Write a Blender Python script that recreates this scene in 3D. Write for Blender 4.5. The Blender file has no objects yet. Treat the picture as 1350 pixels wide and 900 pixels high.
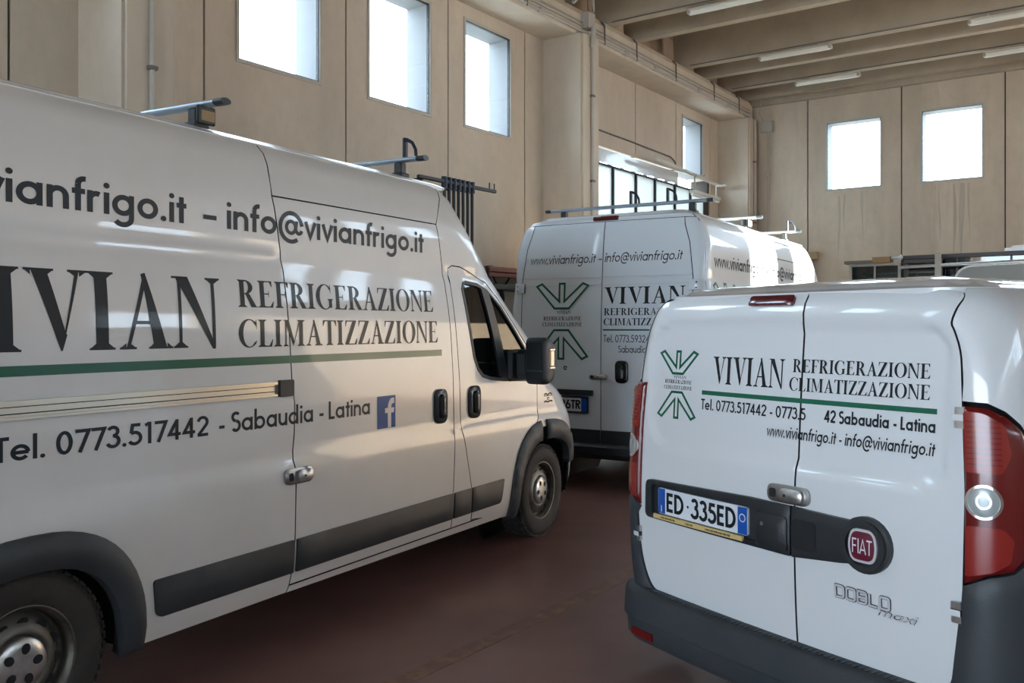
import bpy, math, random
import numpy as np
from bisect import bisect_right
from mathutils import Vector, Matrix
from mathutils.geometry import delaunay_2d_cdt

random.seed(7)
S = bpy.context.scene
COL = S.collection
PI = math.pi

# ------------------------------------------------------------------ camera
CAMH = 1.557
cam_d = bpy.data.cameras.new('camera')
cam_d.sensor_width = 36.0
cam_d.lens = 36.0 * 1200 / 1350
cam_d.shift_y = -19 / 1350
cam_d.clip_end = 300
cam = bpy.data.objects.new('camera', cam_d)
cam.location = (0, 0, CAMH)
cam.rotation_euler = (PI / 2, 0, 0)
COL.objects.link(cam)
S.camera = cam

# ------------------------------------------------------------------ world, sun, exposure
SKY = 8.5
w = bpy.data.worlds.new('sky')
S.world = w
w.use_nodes = True
bg = w.node_tree.nodes['Background']
bg.inputs[0].default_value = (0.67, 0.835, 1.0, 1)
bg.inputs[1].default_value = SKY
S.view_settings.view_transform = 'Standard'
S.view_settings.look = 'None'
S.view_settings.exposure = 0.90
S.view_settings.gamma = 1.0
S.view_settings.use_curve_mapping = False

# room axes: u runs along the window wall, v runs into the room, z up
RA = math.atan(855 / 1200)
AU = Vector((math.sin(RA), math.cos(RA), 0))
BV = Vector((math.cos(RA), -math.sin(RA), 0))
def rw(u, v, z=0.0):
    p = AU * u + BV * v
    return Vector((p.x, p.y, z))
def rdir(u, v, z):
    p = AU * u + BV * v
    return Vector((p.x, p.y, z))

SUN_DIR = rdir(0.35, -1.0, -0.162).normalized()      # travelling direction, from the right wall windows
sd_ = bpy.data.lights.new('sun', 'SUN')
sd_.energy = 44.0
sd_.color = (1.0, 0.91, 0.76)
sd_.angle = math.radians(0.6)
sun = bpy.data.objects.new('sun', sd_)
sun.rotation_euler = (-SUN_DIR).to_track_quat('Z', 'Y').to_euler()
sun.location = rw(5, 30, 18)
COL.objects.link(sun)

def portal(u0, v0, u1, v1, z0, z1, inward):
    """daylight portal filling an opening of a wall"""
    l = bpy.data.lights.new('daylight', 'AREA')
    l.shape = 'RECTANGLE'
    du = math.hypot(u1 - u0, v1 - v0)
    l.size = du; l.size_y = z1 - z0
    l.cycles.is_portal = True
    o = bpy.data.objects.new('daylight', l)
    o.location = rw((u0 + u1) / 2, (v0 + v1) / 2, (z0 + z1) / 2)
    zax = -inward.normalized()
    yax = Vector((0, 0, 1)); xax = yax.cross(zax)
    o.rotation_euler = Matrix((xax, yax, zax)).transposed().to_euler()
    COL.objects.link(o)

# ------------------------------------------------------------------ materials
MAT = {}
def lin(c):
    return tuple((x / 255 / 12.92) if x / 255 <= .04045 else ((x / 255 + .055) / 1.055) ** 2.4 for x in c) + (1,)
def mat(name, col, rough=.5, metal=0., coat=0., coatr=.05, spec=.5, noise=None, bump=None, streak=None):
    """noise = (scale, colour2, (sx,sy,sz), low, high); bump = (scale, strength)"""
    m = bpy.data.materials.new(name); m.use_nodes = True
    nt = m.node_tree; b = nt.nodes['Principled BSDF']
    c = col if len(col) == 4 else tuple(col) + (1,)
    b.inputs['Base Color'].default_value = c
    b.inputs['Roughness'].default_value = rough
    b.inputs['Metallic'].default_value = metal
    b.inputs['Coat Weight'].default_value = coat
    b.inputs['Coat Roughness'].default_value = coatr
    b.inputs['Specular IOR Level'].default_value = spec
    if noise or bump:
        tc = nt.nodes.new('ShaderNodeTexCoord')
    if noise:
        sc, c2, sv, lo, hi = noise
        mp = nt.nodes.new('ShaderNodeMapping'); mp.inputs['Scale'].default_value = sv
        n = nt.nodes.new('ShaderNodeTexNoise'); n.inputs['Scale'].default_value = sc
        n.inputs['Detail'].default_value = 8; n.inputs['Roughness'].default_value = .62
        r = nt.nodes.new('ShaderNodeMapRange')
        r.inputs[1].default_value = lo; r.inputs[2].default_value = hi
        mx = nt.nodes.new('ShaderNodeMix'); mx.data_type = 'RGBA'
        mx.inputs[6].default_value = c
        mx.inputs[7].default_value = c2 if len(c2) == 4 else tuple(c2) + (1,)
        L = nt.links.new
        L(tc.outputs['Object'], mp.inputs[0]); L(mp.outputs[0], n.inputs['Vector'])
        L(n.outputs['Fac'], r.inputs[0]); L(r.outputs[0], mx.inputs[0]); L(mx.outputs[2], b.inputs['Base Color'])
        if streak:      # run-down marks and a fine mottle on cast concrete
            prev = mx.outputs[2]
            for sc2, sv2, c3, lo2, hi2, amt in ((2.6, (1, 1, .14), streak, .58, .78, .40), (7., (1, 1, .8), streak, .45, .85, .28), (.35, (1, 1, .5), streak, .44, .70, .40)):
                mp2 = nt.nodes.new('ShaderNodeMapping'); mp2.inputs['Scale'].default_value = sv2; mp2.inputs['Location'].default_value = (sc2, 3.1 * sc2, 0)
                n3 = nt.nodes.new('ShaderNodeTexNoise'); n3.inputs['Scale'].default_value = sc2; n3.inputs['Detail'].default_value = 7; n3.inputs['Roughness'].default_value = .65
                r3 = nt.nodes.new('ShaderNodeMapRange'); r3.inputs[1].default_value = lo2; r3.inputs[2].default_value = hi2; r3.inputs[4].default_value = amt
                m3 = nt.nodes.new('ShaderNodeMix'); m3.data_type = 'RGBA'; m3.inputs[7].default_value = tuple(c3) + (1,)
                L(tc.outputs['Object'], mp2.inputs[0]); L(mp2.outputs[0], n3.inputs['Vector']); L(n3.outputs['Fac'], r3.inputs[0]); L(r3.outputs[0], m3.inputs[0]); L(prev, m3.inputs[6]); prev = m3.outputs[2]
            L(prev, b.inputs['Base Color'])
    if bump:
        n2 = nt.nodes.new('ShaderNodeTexNoise'); n2.inputs['Scale'].default_value = bump[0]
        n2.inputs['Detail'].default_value = 6
        bp = nt.nodes.new('ShaderNodeBump'); bp.inputs['Strength'].default_value = bump[1]
        bp.inputs['Distance'].default_value = .01
        nt.links.new(tc.outputs['Object'], n2.inputs['Vector'])
        nt.links.new(n2.outputs['Fac'], bp.inputs['Height']); nt.links.new(bp.outputs[0], b.inputs['Normal'])
    MAT[name] = m
    return m
def glassmat(name, tint, refl=.9, rough=0.02, base=None, basew=0.):
    m = bpy.data.materials.new(name); m.use_nodes = True
    nt = m.node_tree; nt.nodes.clear(); L = nt.links.new
    out = nt.nodes.new('ShaderNodeOutputMaterial')
    tr = nt.nodes.new('ShaderNodeBsdfTransparent'); tr.inputs[0].default_value = tint
    gl = nt.nodes.new('ShaderNodeBsdfGlossy'); gl.inputs['Roughness'].default_value = rough
    gl.inputs[0].default_value = (refl, refl, refl, 1)
    fr = nt.nodes.new('ShaderNodeLayerWeight'); fr.inputs[0].default_value = .5
    pw = nt.nodes.new('ShaderNodeMath'); pw.operation = 'POWER'; pw.inputs[1].default_value = 5
    ma = nt.nodes.new('ShaderNodeMath'); ma.operation = 'MULTIPLY_ADD'; ma.inputs[1].default_value = .9; ma.inputs[2].default_value = .045
    mx = nt.nodes.new('ShaderNodeMixShader')
    L(fr.outputs['Facing'], pw.inputs[0]); L(pw.outputs[0], ma.inputs[0]); L(ma.outputs[0], mx.inputs[0])
    src = tr.outputs[0]
    if base:
        df = nt.nodes.new('ShaderNodeBsdfTranslucent'); df.inputs[0].default_value = base
        d2 = nt.nodes.new('ShaderNodeBsdfDiffuse'); d2.inputs[0].default_value = base
        ad = nt.nodes.new('ShaderNodeMixShader'); ad.inputs[0].default_value = .3
        L(df.outputs[0], ad.inputs[1]); L(d2.outputs[0], ad.inputs[2])
        m2 = nt.nodes.new('ShaderNodeMixShader'); m2.inputs[0].default_value = basew
        L(tr.outputs[0], m2.inputs[1]); L(ad.outputs[0], m2.inputs[2]); src = m2.outputs[0]
    L(src, mx.inputs[1]); L(gl.outputs[0], mx.inputs[2]); L(mx.outputs[0], out.inputs[0])
    MAT[name] = m
    return m

mat('paint', (.77, .77, .76), .38, 0, .65, .05, .5, noise=(1.3, (.71, .70, .68), (1, 1, 1), .45, .75))
mat('paint_white', (.76, .84, .91), .38, 0, .9, .04)
mat('paint_cool', (.68, .70, .715), .38, 0, .9, .04)
mat('black_plastic', (.018, .021, .024), .48, bump=(220, .12))
mat('grey_plastic', (.030, .036, .042), .5, bump=(160, .15), noise=(3, (.045, .05, .055), (1, 1, 1), .4, .8))
mat('seam', (.02, .02, .021), .7)
mat('black_gloss', (.012, .013, .014), .22)
mat('dark', (.008, .008, .009), .8)
mat('rubber', (.024, .022, .020), .75, noise=(4, (.055, .046, .036), (1, 1, 1), .45, .8), bump=(60, .2))
mat('steel_rim', (.16, .15, .13), .45, .6, noise=(6, (.08, .07, .06), (1, 1, 1), .45, .7))
mat('silver', (.55, .55, .54), .32, .9, noise=(30, (.42, .41, .39), (1, 1, 1), .4, .7))
mat('satin', (.36, .36, .35), .34, .9)
mat('chrome', (.8, .8, .8), .12, 1.)
mat('rail_metal', (.62, .56, .46), .3, .85)
mat('film_black', (.008, .012, .015), .5, 0, .12, .08, .3)
mat('film_green', (.004, .115, .062), .4, 0, .3, .05, .35)
mat('film_blue', (.010, .09, .36), .5, 0, .12, .08, .3)
mat('film_white', (.75, .76, .78), .38, 0, .5, .05)
mat('film_silver', (.62, .63, .65), .3, .25)
mat('film_navy', (.010, .018, .026), .5, 0, .12, .08, .3)
mat('red_lens', (.13, .005, .005), .22, 0, .35, .05)
mat('red_lens_bright', (.24, .012, .008), .25, 0, .35, .05)
mat('dark_red_lens', (.09, .006, .01), .18, 0, 1., .03)
mat('clear_lens', (.36, .40, .40), .28, .2, .3, .05)
mat('amber', (.75, .42, .22), .2, 0, 1., .03)
mat('maroon', (.13, .012, .03), .3, 0, 1., .03)
mat('plate_white', (.72, .76, .82), .3)
mat('plate_blue', (.01, .085, .40), .3)
mat('gold', (.62, .47, .20), .45)
mat('alu', (.42, .50, .58), .32, .8)
mat('bar_end', (.02, .03, .04), .4)
mat('navy_plastic', (.010, .016, .032), .45)
mat('seat_cloth', (.10, .11, .12), .9)
mat('seat_light', (.35, .37, .38), .9)
mat('concrete', (.70, .60, .485), .85, noise=(1.1, (.58, .49, .39), (1, 1, .35), .38, .72), bump=(25, .12), streak=(.40, .34, .28))
mat('concrete_b', (.68, .57, .445), .85, noise=(1.6, (.54, .45, .35), (1, 1, .22), .40, .72), bump=(25, .12), streak=(.36, .30, .24))
mat('concrete_col', (.68, .585, .47), .8, noise=(2.2, (.57, .49, .39), (1, 1, .4), .4, .75), bump=(30, .1), streak=(.45, .39, .32))
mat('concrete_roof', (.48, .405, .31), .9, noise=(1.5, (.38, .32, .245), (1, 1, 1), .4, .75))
mat('stain', (.47, .40, .32), .9, noise=(9, (.58, .49, .39), (1, 1, .15), .4, .7))
mat('joint', (.05, .042, .034), .95)
mat('conduit', (.45, .42, .37), .5)
mat('conduit_dark', (.16, .14, .12), .6)
mat('reveal', (.22, .22, .22), .8)
mat('frame_alu', (.52, .48, .42), .6, .1)
mat('gasket', (.01, .01, .01), .6)
mat('lamp_white', (.62, .58, .50), .45)
mat('lamp_tube', (.85, .82, .74), .25)
mat('ground_out', (.42, .40, .36), .9)
mat('red_steel', (.28, .055, .022), .5)
mat('wood', (.34, .20, .10), .7)
mat('cardboard', (.38, .27, .15), .8)
mat('plastic_wrap', (.6, .6, .58), .25, 0, .4)
mat('dark_glass', (.010, .016, .018), .06, 0, 1., .02)
mat('mirror_dark', (.012, .014, .016), .3, spec=.35)
mat('brown_frame', (.045, .03, .028), .4)
mat('grey_panel', (.28, .30, .29), .4)
mat('floor_yellow', (.31, .19, .11), .55, noise=(9, (.22, .115, .098), (1, 1, 1), .36, .54))
glassmat('pane', (.93, .95, .96, 1))
glassmat('car_glass', (.14, .20, .19, 1), .95)
glassmat('poly', (.35, .36, .35, 1), .5, .15, base=(.52, .52, .49, 1), basew=.92)
# floor: dark red painted screed with wear
fm = mat('floor', (.21, .108, .092), .4, bump=(90, .03), noise=(.9, (.30, .165, .14), (1, 1, 1), .4, .7))

# ------------------------------------------------------------------ generic mesh helpers
def tag(o, label=None, cat=None, group=None, kind=None):
    if label: o['label'] = label
    if cat: o['category'] = cat
    if group: o['group'] = group
    if kind: o['kind'] = kind
    return o
def empty(name, loc=(0, 0, 0), rz=0., parent=None):
    o = bpy.data.objects.new(name, None); COL.objects.link(o)
    o.location = loc; o.rotation_euler = (0, 0, rz); o.empty_display_size = .2
    if parent: o.parent = parent
    return o
class MB:
    def __init__(s): s.v = []; s.f = []; s.sm = []; s.mi = []; s.cur = 0
    def add(s, vs, fs, smooth=False):
        n = len(s.v); s.v += [tuple(p) for p in vs]
        for f in fs: s.f.append(tuple(i + n for i in f)); s.sm.append(smooth); s.mi.append(s.cur)
        return s
    def hexa(s, c):  # 8 corners: bottom 4 ccw, top 4 ccw
        return s.add(c, [(3, 2, 1, 0), (4, 5, 6, 7), (0, 1, 5, 4), (1, 2, 6, 5), (2, 3, 7, 6), (3, 0, 4, 7)])
    def box(s, a, b, M=None):
        (x0, y0, z0), (x1, y1, z1) = a, b
        c = [Vector(p) for p in ((x0, y0, z0), (x1, y0, z0), (x1, y1, z0), (x0, y1, z0), (x0, y0, z1), (x1, y0, z1), (x1, y1, z1), (x0, y1, z1))]
        if M: c = [M @ p for p in c]
        return s.hexa(c)
    def rbox(s, u0, u1, v0, v1, z0, z1):  # box in room axes
        c = [rw(u0, v0, z0), rw(u0, v1, z0), rw(u1, v1, z0), rw(u1, v0, z0), rw(u0, v0, z1), rw(u0, v1, z1), rw(u1, v1, z1), rw(u1, v0, z1)]
        return s.hexa(c)
    def bbox(s, a, b, bev=.01, M=None):  # box with chamfered edges along all sides
        x0, x1 = sorted((a[0], b[0])); y0, y1 = sorted((a[1], b[1])); z0, z1 = sorted((a[2], b[2]))
        e = min(bev, (x1 - x0) * .45, (y1 - y0) * .45, (z1 - z0) * .45)
        def ring(z, i): return [(x0 + i, y0, z), (x1 - i, y0, z), (x1, y0 + i, z), (x1, y1 - i, z), (x1 - i, y1, z), (x0 + i, y1, z), (x0, y1 - i, z), (x0, y0 + i, z)]
        def ringi(z): return [(x0 + e, y0 + e, z), (x1 - e, y0 + e, z), (x1 - e, y0 + e, z), (x1 - e, y1 - e, z), (x1 - e, y1 - e, z), (x0 + e, y1 - e, z), (x0 + e, y1 - e, z), (x0 + e, y0 + e, z)]
        vs = [Vector(p) for p in ringi(z0) + ring(z0 + e, e) + ring(z1 - e, e) + ringi(z1)]
        if M: vs = [M @ p for p in vs]
        fs = []
        for k in range(3):
            for i in range(8):
                j = (i + 1) % 8; fs.append((k * 8 + i, k * 8 + j, k * 8 + 8 + j, k * 8 + 8 + i))
        fs.append((6, 4, 2, 0)); fs.append((24, 26, 28, 30))
        return s.add(vs, fs)
    def tube(s, pts, r, n=10, cap=True, smooth=True):
        pts = [Vector(p) for p in pts]; vs = []; fs = []
        up = Vector((0, 0, 1)); prev = None
        for i, p in enumerate(pts):
            d = (pts[min(i + 1, len(pts) - 1)] - pts[max(i - 1, 0)]).normalized()
            if prev is None:
                a = up if abs(d.dot(up)) < .9 else Vector((1, 0, 0))
                x = d.cross(a).normalized()
            else:
                x = (prev - d * prev.dot(d)).normalized()
            prev = x; y = d.cross(x)
            rr = r[i] if isinstance(r, (list, tuple)) else r
            vs += [p + (x * math.cos(2 * PI * k / n) + y * math.sin(2 * PI * k / n)) * rr for k in range(n)]
        for i in range(len(pts) - 1):
            for k in range(n):
                fs.append((i * n + k, i * n + (k + 1) % n, (i + 1) * n + (k + 1) % n, (i + 1) * n + k))
        s.add(vs, fs, smooth)
        if cap:
            m = (len(pts) - 1) * n
            s.add([vs[k] for k in range(n)], [tuple(reversed(range(n)))]); s.add([vs[m + k] for k in range(n)], [tuple(range(n))])
        return s
    def lathe(s, prof, n=40, M=None, smooth=True, a0=0., a1=2 * PI):
        """prof: (radius, axial) revolved about the local y axis"""
        full = abs(a1 - a0 - 2 * PI) < 1e-6; m = n if full else n + 1
        vs = []; fs = []
        for r, a in prof:
            for k in range(m):
                t = a0 + (a1 - a0) * k / n
                p = Vector((r * math.cos(t), a, r * math.sin(t))); vs.append(M @ p if M else p)
        for i in range(len(prof) - 1):
            for k in range(n):
                j = (k + 1) % m
                fs.append((i * m + k, (i + 1) * m + k, (i + 1) * m + j, i * m + j))
        return s.add(vs, fs, smooth)
    def build(s, name, mats, parent=None):
        me = bpy.data.meshes.new(name); me.from_pydata(s.v, [], s.f)
        for m in (mats if isinstance(mats, (list, tuple)) else [mats]): me.materials.append(MAT[m])
        me.polygons.foreach_set('use_smooth', s.sm); me.polygons.foreach_set('material_index', s.mi)
        me.update()
        o = bpy.data.objects.new(name, me); COL.objects.link(o)
        if parent: o.parent = parent
        return o

# ------------------------------------------------------------------ curves y(x), smooth monotone
class Curve:
    def __init__(s, pts):
        s.x = [p[0] for p in pts]; s.y = [p[1] for p in pts]; n = len(pts)
        h = [s.x[i + 1] - s.x[i] for i in range(n - 1)]; d = [(s.y[i + 1] - s.y[i]) / h[i] for i in range(n - 1)]
        m = [d[0]] + [0] * (n - 2) + [d[-1]]
        for i in range(1, n - 1):
            if d[i - 1] * d[i] > 0:
                w1 = 2 * h[i] + h[i - 1]; w2 = h[i] + 2 * h[i - 1]; m[i] = (w1 + w2) / (w1 / d[i - 1] + w2 / d[i])
        s.h, s.m = h, m
    def __call__(s, v):
        x, y = s.x, s.y
        if v <= x[0]: return y[0] + s.m[0] * (v - x[0])
        if v >= x[-1]: return y[-1]
        i = bisect_right(x, v) - 1; h = s.h[i]; t = (v - x[i]) / h
        a = t * t; b = a * t
        return (2 * b - 3 * a + 1) * y[i] + (b - 2 * a + t) * h * s.m[i] + (3 * a - 2 * b) * y[i + 1] + (b - a) * h * s.m[i + 1]

# ------------------------------------------------------------------ vehicle body surface with charts
class Body:
    def __init__(s, W, prof, rear, front, Rr, Rf, cR, cF, ztop, zroof):
        s.W = W; s.d = Curve(prof); s.rear = Curve(rear); s.front = Curve(front)
        s.Rr = Rr; s.Rf = Rf; s.cR = cR; s.cF = cF; s.ztop = ztop; s.zr = Curve(zroof); s.rec = None; s.srec = None
    def hw(s, z): return s.W - s.d(z)
    def side(s, x, z, sg=-1):
        y = s.hw(z); xr = s.rear(z) + s.cR
        if x < xr + s.Rr:
            t = min(1, (xr + s.Rr - x) / s.Rr); y -= s.Rr * (1 - math.sqrt(1 - t * t))
        rx, ry = s.Rf(z); xf = s.front(z) - s.cF
        if x > xf - rx:
            t = min(1, (x - xf + rx) / rx); y -= ry * (1 - math.sqrt(1 - t * t))
        if s.srec: y -= s.srec(x, z)
        return Vector((x, sg * y, z))
    def rearc(s, r, z):
        a = abs(r); hw = s.hw(z); x = s.rear(z) + s.cR * (min(a / hw, 1)) ** 2
        k = hw - s.Rr
        if a > k:
            t = min(1, (a - k) / s.Rr); x += s.Rr * (1 - math.sqrt(1 - t * t))
        if s.rec: x += s.rec(r, z)
        return Vector((x, -r, z))
    def ringc(s, u, z, sg=-1):
        hw = s.hw(z); k = hw - s.Rr; q = PI / 2 * s.Rr
        if u <= 0:
            p = s.rearc(k + u, z); return Vector((p.x, sg * abs(p.y), z))
        xr = s.rear(z) + s.cR * (k / hw) ** 2 * 1.0
        if u <= q:
            t = u / s.Rr
            return Vector((xr + s.Rr * (1 - math.cos(t)), sg * (k + s.Rr * math.sin(t)), z))
        return Vector((xr + s.Rr + u - q, sg * hw, z))
    def frontc(s, y, z):
        a = abs(y); hw = s.hw(z); rx, ry = s.Rf(z); x = s.front(z) - s.cF * min(1, a / hw) ** 2
        k = hw - ry
        if a > k:
            t = min(1, (a - k) / ry); x -= rx * (1 - math.sqrt(1 - t * t))
        return Vector((x, y, z))
    def xcut_r(s, z): return s.rear(z) + s.cR + s.Rr * .293
    def ycut_r(s, z): return s.hw(z) - s.Rr * .293
    def xcut_f(s, z): return s.front(z) - s.cF - s.Rf(z)[0] * .293
    def ycut_f(s, z): return s.hw(z) - s.Rf(z)[1] * .293
    def roofz(s, x, y):
        z = s.ztop; hw = s.hw(z); x0 = s.rear(z); x1 = s.front(z); R = .22
        cx_, cy_ = (x0 + x1) / 2, 0; ax = (x1 - x0) / 2 - R; ay = hw - R
        dx = abs(x - cx_) - ax; dy = abs(y) - ay
        dist = math.hypot(max(dx, 0), max(dy, 0)) + min(max(dx, dy), 0) - R
        return Vector((x, y, s.zr(max(0, -dist))))

def nrm(P, u, v, flip):
    e = 5e-4
    a = P(u + e, v) - P(u - e, v); b = P(u, v + e) - P(u, v - e)
    n = a.cross(b)
    if n.length < 1e-12: return Vector((0, 0, 1))
    n.normalize()
    return -n if flip else n

def inside(poly, Q):
    x, y = Q[:, 0], Q[:, 1]; r = np.zeros(len(Q), bool); n = len(poly)
    for i in range(n):
        x0, y0 = poly[i]; x1, y1 = poly[(i + 1) % n]
        if y0 == y1: continue
        c = ((y0 > y) != (y1 > y)) & (x < (x1 - x0) * (y - y0) / (y1 - y0) + x0)
        r ^= c
    return r
def area2(p): return sum(p[i - 1][0] * p[i][1] - p[i][0] * p[i - 1][1] for i in range(len(p)))
def inset(poly, g):
    n = len(poly); s = 1 if area2(poly) > 0 else -1; out = []
    for i in range(n):
        a = np.array(poly[i - 1]); b = np.array(poly[i]); c = np.array(poly[(i + 1) % n])
        e1 = b - a; e2 = c - b; l1 = np.hypot(*e1); l2 = np.hypot(*e2)
        if l1 < 1e-9 or l2 < 1e-9: out.append(tuple(b)); continue
        n1 = np.array((-e1[1], e1[0])) / l1 * s; n2 = np.array((-e2[1], e2[0])) / l2 * s
        m = n1 + n2; q = max(.25, m @ n1)
        out.append(tuple(b + m * (g / q)))
    return out
def dens(poly, res, closed=True):
    out = []; n = len(poly)
    for i in range(n if closed else n - 1):
        a, b = poly[i], poly[(i + 1) % n]; L = math.hypot(b[0] - a[0], b[1] - a[1]); k = max(1, math.ceil(L / res))
        out += [(a[0] + (b[0] - a[0]) * j / k, a[1] + (b[1] - a[1]) * j / k) for j in range(k)]
    if not closed: out.append(poly[-1])
    return out
def fillet(poly, r, n=5):
    """round the corners of a polygon; r may be a list"""
    out = []; m = len(poly)
    for i in range(m):
        rr = r[i] if isinstance(r, (list, tuple)) else r
        a = np.array(poly[i - 1], float); b = np.array(poly[i], float); c = np.array(poly[(i + 1) % m], float)
        if rr <= 0: out.append(tuple(b)); continue
        d1 = (a - b); d2 = (c - b); l1 = np.hypot(*d1); l2 = np.hypot(*d2); q = min(rr, l1 * .48, l2 * .48)
        p0 = b + d1 / l1 * q; p1 = b + d2 / l2 * q
        for k in range(n + 1):
            t = k / n; out.append(tuple(p0 * (1 - t) ** 2 + b * 2 * t * (1 - t) + p1 * t * t))
    return out
def rrect(u0, u1, v0, v1, r, n=5): return fillet([(u0, v0), (u1, v0), (u1, v1), (u0, v1)], r, n)
def oval(cu, cv, a, b, n=28): return [(cu + a * math.cos(2 * PI * k / n), cv + b * math.sin(2 * PI * k / n)) for k in range(n)]

def panel(name, P, poly, m, parent, holes=(), res=.06, th=.014, off=0., gap=.0036, flip=False, dome=0., bres=None, extra=None, seam=True):
    """one sheet of bodywork: polygon in chart space, laid on the surface, with returned edges"""
    if gap: poly = inset(poly, gap)
    bres = bres or res
    B = dens(poly, bres); H = [dens(h, bres) for h in holes]
    if area2(B) < 0: B.reverse()
    H = [h[::-1] if area2(h) > 0 else h for h in H]
    allb = B + [p for h in H for p in h]
    us = [p[0] for p in B]; vs = [p[1] for p in B]
    gx = np.arange(min(us) + res * .5, max(us), res); gy = np.arange(min(vs) + res * .5, max(vs), res)
    pts = list(allb); edges = []; k = 0
    for loop in [B] + H:
        n = len(loop); edges += [(k + i, k + (i + 1) % n) for i in range(n)]; k += n
    if len(gx) and len(gy):
        G = np.array([(a, b) for a in gx for b in gy]); ok = inside(B, G)
        for h in H: ok &= ~inside(h, G)
        G = G[ok]
        if len(G):
            AB = np.array(allb); dm = np.full(len(G), 9.)
            for i in range(0, len(AB), 200):
                dm = np.minimum(dm, np.sqrt(((G[:, None, :] - AB[None, i:i + 200, :]) ** 2).sum(2)).min(1))
            pts += [tuple(p) for p in G[dm > res * .45]]
    if extra: pts += extra
    V, E_, F, *_r = delaunay_2d_cdt([Vector(p) for p in pts], edges, [], 0, 1e-6)
    C = np.array([((V[f[0]].x + V[f[1]].x + V[f[2]].x) / 3, (V[f[0]].y + V[f[1]].y + V[f[2]].y) / 3) for f in F])
    ok = inside(B, C)
    for h in H: ok &= ~inside(h, C)
    F = [f for f, o in zip(F, ok) if o]
    us_ = {i for f in F for i in f}; idx = {}; verts = []; norms = []
    if dome:
        AB = np.array(allb)
    for i in sorted(us_):
        u, v = V[i]; n = nrm(P, u, v, flip); o_ = off
        if dome:
            dd = np.sqrt(((AB - np.array((u, v))) ** 2).sum(1)).min(); t = min(1, dd / dome[1]); o_ += dome[0] * math.sqrt(max(0, 1 - (1 - t) ** 2))
        idx[i] = len(verts); verts.append(P(u, v) + n * o_); norms.append(n)
    faces = []
    for f in F:
        q = [idx[i] for i in f]
        a, b, c = (V[f[0]], V[f[1]], V[f[2]])
        ccw = (b.x - a.x) * (c.y - a.y) - (b.y - a.y) * (c.x - a.x) > 0
        if ccw == flip: q.reverse()
        faces.append(tuple(q))
    nf = len(faces); nv = len(verts)
    for loop in [B] + H:
        base = len(verts); n = len(loop); ring = []
        for (u, v) in loop:
            nn = nrm(P, u, v, flip); p = P(u, v)
            verts.append(p + nn * off); verts.append(p + nn * (off - th)); ring.append(nn)
        for i in range(n):
            j = (i + 1) % n; q = (base + 2 * i, base + 2 * i + 1, base + 2 * j + 1, base + 2 * j)
            faces.append(q if not flip else q[::-1])
    me = bpy.data.meshes.new(name); me.from_pydata([tuple(v) for v in verts], [], faces)
    me.materials.append(MAT[m]); me.polygons.foreach_set('use_smooth', [True] * len(faces))
    if seam and m.startswith('paint'):      # rubber sealed door and panel returns
        me.materials.append(MAT['seam']); me.polygons.foreach_set('material_index', [0] * nf + [1] * (len(faces) - nf))
    me.update()
    if not dome:
        # analytic normals on the sheet keep the reflections clean
        cn = [tuple(n) for n in norms]; fl = {}
        for fi, f in enumerate(faces):
            if fi >= nf:
                a, b, c = (verts[f[0]], verts[f[1]], verts[f[2]]); fn = (b - a).cross(c - a)
                if fn.length > 0: fn.normalize()
                for i in f: fl.setdefault(i, Vector((0, 0, 0))); fl[i] = fl[i] + fn
        for i in range(nv, len(verts)):
            n = fl.get(i, Vector((0, 0, 1))); n = n.normalized() if n.length > 0 else Vector((0, 0, 1)); cn.append(tuple(n))
        me.normals_split_custom_set_from_vertices(cn)
    o = bpy.data.objects.new(name, me); COL.objects.link(o)
    if parent: o.parent = parent
    return o

# ------------------------------------------------------------------ lettering: two stroke alphabets drawn here
def arc(cx, cy, rx, ry, a0, a1, n=None):
    n = n or max(4, int(abs(a1 - a0) / 14))
    return [(cx + rx * math.cos(math.radians(a0 + (a1 - a0) * k / n)), cy + ry * math.sin(math.radians(a0 + (a1 - a0) * k / n))) for k in range(n + 1)]
def strip(pts, hw, closed=False):
    """mitred ribbon of quads along a polyline"""
    n = len(pts); L = []; R = []
    for i in range(n):
        p = np.array(pts[i], float)
        a = np.array(pts[i - 1], float) if (i > 0 or closed) else None
        c = np.array(pts[(i + 1) % n], float) if (i < n - 1 or closed) else None
        if a is not None and closed and np.allclose(a, p): a = np.array(pts[i - 2], float)
        ns = []
        if a is not None and np.hypot(*(p - a)) > 1e-9: e = (p - a) / np.hypot(*(p - a)); ns.append(np.array((-e[1], e[0])))
        if c is not None and np.hypot(*(c - p)) > 1e-9: e = (c - p) / np.hypot(*(c - p)); ns.append(np.array((-e[1], e[0])))
        m = sum(ns); q = max(.35, (m @ ns[0]) / 1.0) if len(ns) == 2 else 1.
        m = m / q if len(ns) == 2 else m
        L.append(p + m * hw); R.append(p - m * hw)
    out = []
    for i in range(n if closed else n - 1):
        j = (i + 1) % n; out.append([tuple(R[i]), tuple(R[j]), tuple(L[j]), tuple(L[i])])
    return out
def disc(cx, cy, rx, ry=None, n=14):
    ry = ry or rx; p = [(cx + rx * math.cos(2 * PI * k / n), cy + ry * math.sin(2 * PI * k / n)) for k in range(n)]
    return [[p[0], p[k], p[k + 1]] for k in range(1, n - 1)]
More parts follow.
